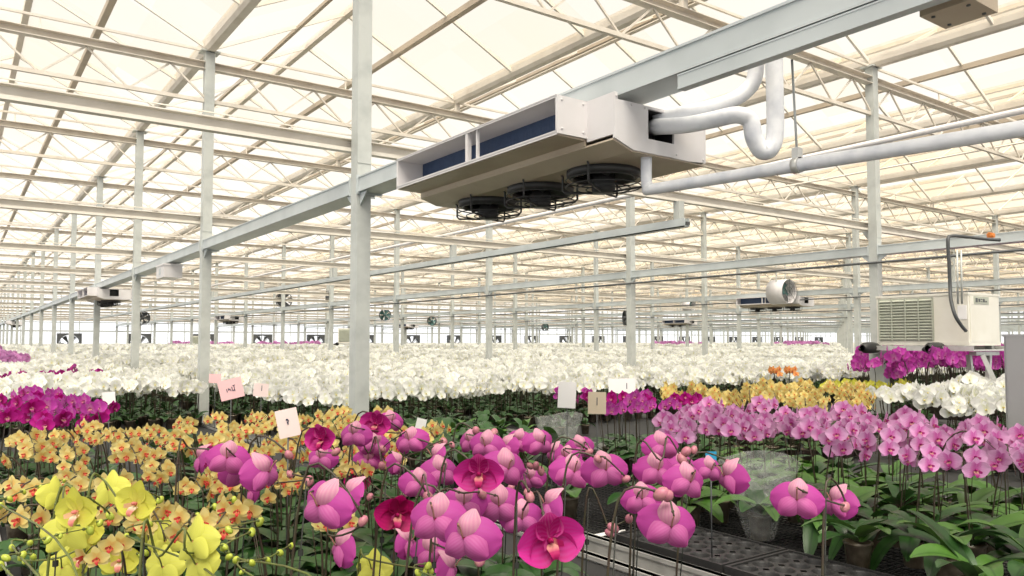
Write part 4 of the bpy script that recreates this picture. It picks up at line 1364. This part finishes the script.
# wrapped and leafy plants without flowers in view
def leafy(label, x, y, sleeve, n=7, tall=False):
    r = empty('leafy_orchid', (x, y, TIL), label, 'orchid', 'leafy orchids without flowers')
    link('pot', POT, r)
    for k in range(n):
        q = MB(); leaf(q, k * pi + (k // 2) * .8 + rnd.uniform(-.3, .3), rnd.uniform(.16, .26), rnd.uniform(.065, .09), rnd.uniform(.4, 1.1), rnd.uniform(.4, .8), 4, 7, .10 + k * .008)
        q.build('leaf', M['leaf2'] if k % 3 == 0 else M['leaf'], r)
    if sleeve: add_sleeve(r, .34, .06, .17)
    return r
leafy('leafy orchid in a clear plastic sleeve beside the empty trays', 2.88, 2.16, True)
leafy('leafy orchid pot behind the trays below the blue tag', 2.62, 2.62, False)
leafy('leafy orchid pot between the wire mesh and the sleeve', 2.45, 2.95, False)
leafy('leafy orchid with broad leaves hanging over the bottom right corner', 3.05, .88, False, 8)
leafy('leafy orchid with upright leaves at the far corner of the trays', 3.0, 1.98, False, 8)
leafy('leafy orchid below the single magenta flowers at the right', 2.80, 1.66, False, 8)
leafy('leafy orchid crowding the tray edge at the bottom', 2.86, 1.36, False, 8)
leafy('leafy orchid at the bottom edge right of the trays', 2.66, 1.18, False, 7)
leafy('leafy orchid second from the bottom right corner', 2.92, 1.10, False, 8)
R = random.Random(77)
k = 0
for row in range(8):
    for x in (2.45, 2.68, 2.92, 3.15, 3.4, 3.65, 3.9):
        y = 3.95 + row * .27
        if x > .9 * y and y < 4.75: continue
        if x > 3.6 and row < 5: continue
        leafy('leafy orchid before the white block, %s from the left in the %s row%s' % (nth(int(round((x - 2.45) / .24))), nth(row), ', sleeved' if (k == 9) else ''), x + R.uniform(-.03, .03), y, k == 9, 5); k += 1
for row in range(4):
    for q, x in enumerate((1.15, 1.4)):
        leafy('leafy orchid beyond the peach ones, %s from the left in the %s row' % (nth(q), nth(row)), x + R.uniform(-.03, .03), 4.6 + row * .42, False, 5)

# ------------------------------------------------------------------ paper signs on sticks
def sign(px, py, w, h, d, mt, tilt, label, writing=None, yaw=0.0):
    p = at(px, py, d); s = d / F
    W, Hh = w * s, h * s
    r = empty('paper_sign', (p.x, p.y, TIL), label, 'sign', 'paper signs on sticks')
    r.rotation_euler = (0, 0, -YAW + yaw)
    z = p.z - TIL
    Rm = Matrix.Translation((0, 0, z)) @ Matrix.Rotation(tilt, 4, 'Y')
    m = MB(); m.box((-W / 2, -.0012, -Hh / 2), (W / 2, 0, Hh / 2)); m.v = [tuple(Rm @ Vector(v)) for v in m.v]
    card = m.build('card', M[mt], r)
    st = MB(); st.tube([(0, .004, 0), (0, .004, z)], .003, 6); st.build('stick', M['dark'], r)
    if writing:
        q = MB()
        for line in writing:
            pts = [Rm @ Vector((a * W / 2, -.0022, b * Hh / 2)) for a, b in line]
            for a, b in zip(pts, pts[1:]): q.bar(a, b, .0025, .0045)
        q.build('handwriting', M['ink'], card)
    return r
SCR = [[(-.35, .1), (-.35, -.25)], [(-.2, .15), (-.2, -.1), (-.1, .05), (0, -.2)], [(.1, .2), (.12, -.25), (.3, -.1)], [(.2, .3), (.4, .3)], [(.3, .3), (.3, -.3)]]
sign(231, 389, 24, 20, 5.3, 'pinkpaper', radians(-14), 'larger pink paper sign with handwriting by the second post', SCR)
sign(215, 378.5, 12, 9, 7.6, 'pinkpaper', radians(2), 'smallest pink paper sign right beside the second post', None)
sign(261, 390, 15, 13, 6.2, 'palepink', radians(4), 'small pink paper sign without writing, right of the larger one', [[(.1, .7), (.1, -.1)]])
sign(288, 423, 22, 28, 2.75, 'palepink', radians(-12), 'pale pink paper sign standing among the peach orchids', [[(-.1, .2), (0, .3), (.1, .1)], [(0, .1), (0, -.1)]])
sign(567, 395, 18, 26, 4.9, 'paper', radians(3), 'tall white paper sign beside the magenta orchids', None)
sign(597, 403, 18, 22, 4.6, 'tan', radians(1), 'tan card sign at the left end of the magenta block', [[(.0, .5), (.0, -.2)]])
sign(622, 386, 27, 15, 5.6, 'paper', radians(-1), 'wide white paper sign in front of the white block', [[(.35, .4), (.35, -.4)]])
sign(109, 399, 13, 14, 4.8, 'paper', radians(-5), 'small white paper sign in the magenta block at the left', None)
sign(421, 424, 10, 11, 4.6, 'paper', radians(14), 'small tilted white paper sign above the magenta cluster', None)
sign(711, 458, 11, 13, 3.0, 'blue', 0, 'small bright blue tag above the trays', None)
p = at(601, 522, 3.25)
r = empty('plant_label', (2.42, 2.62, BZ), 'white plastic label lying at the edge of the wire mesh', 'label')
m = MB(); m.box((-.09, -.02, .0), (.05, .02, .003)); m.build('label_strip', M['paper'], r)
m = MB(); m.bar((.05, 0, .0015), (.09, 0, .0015), .012, .003); m.build('label_point', M['paper'], r)
note_children()
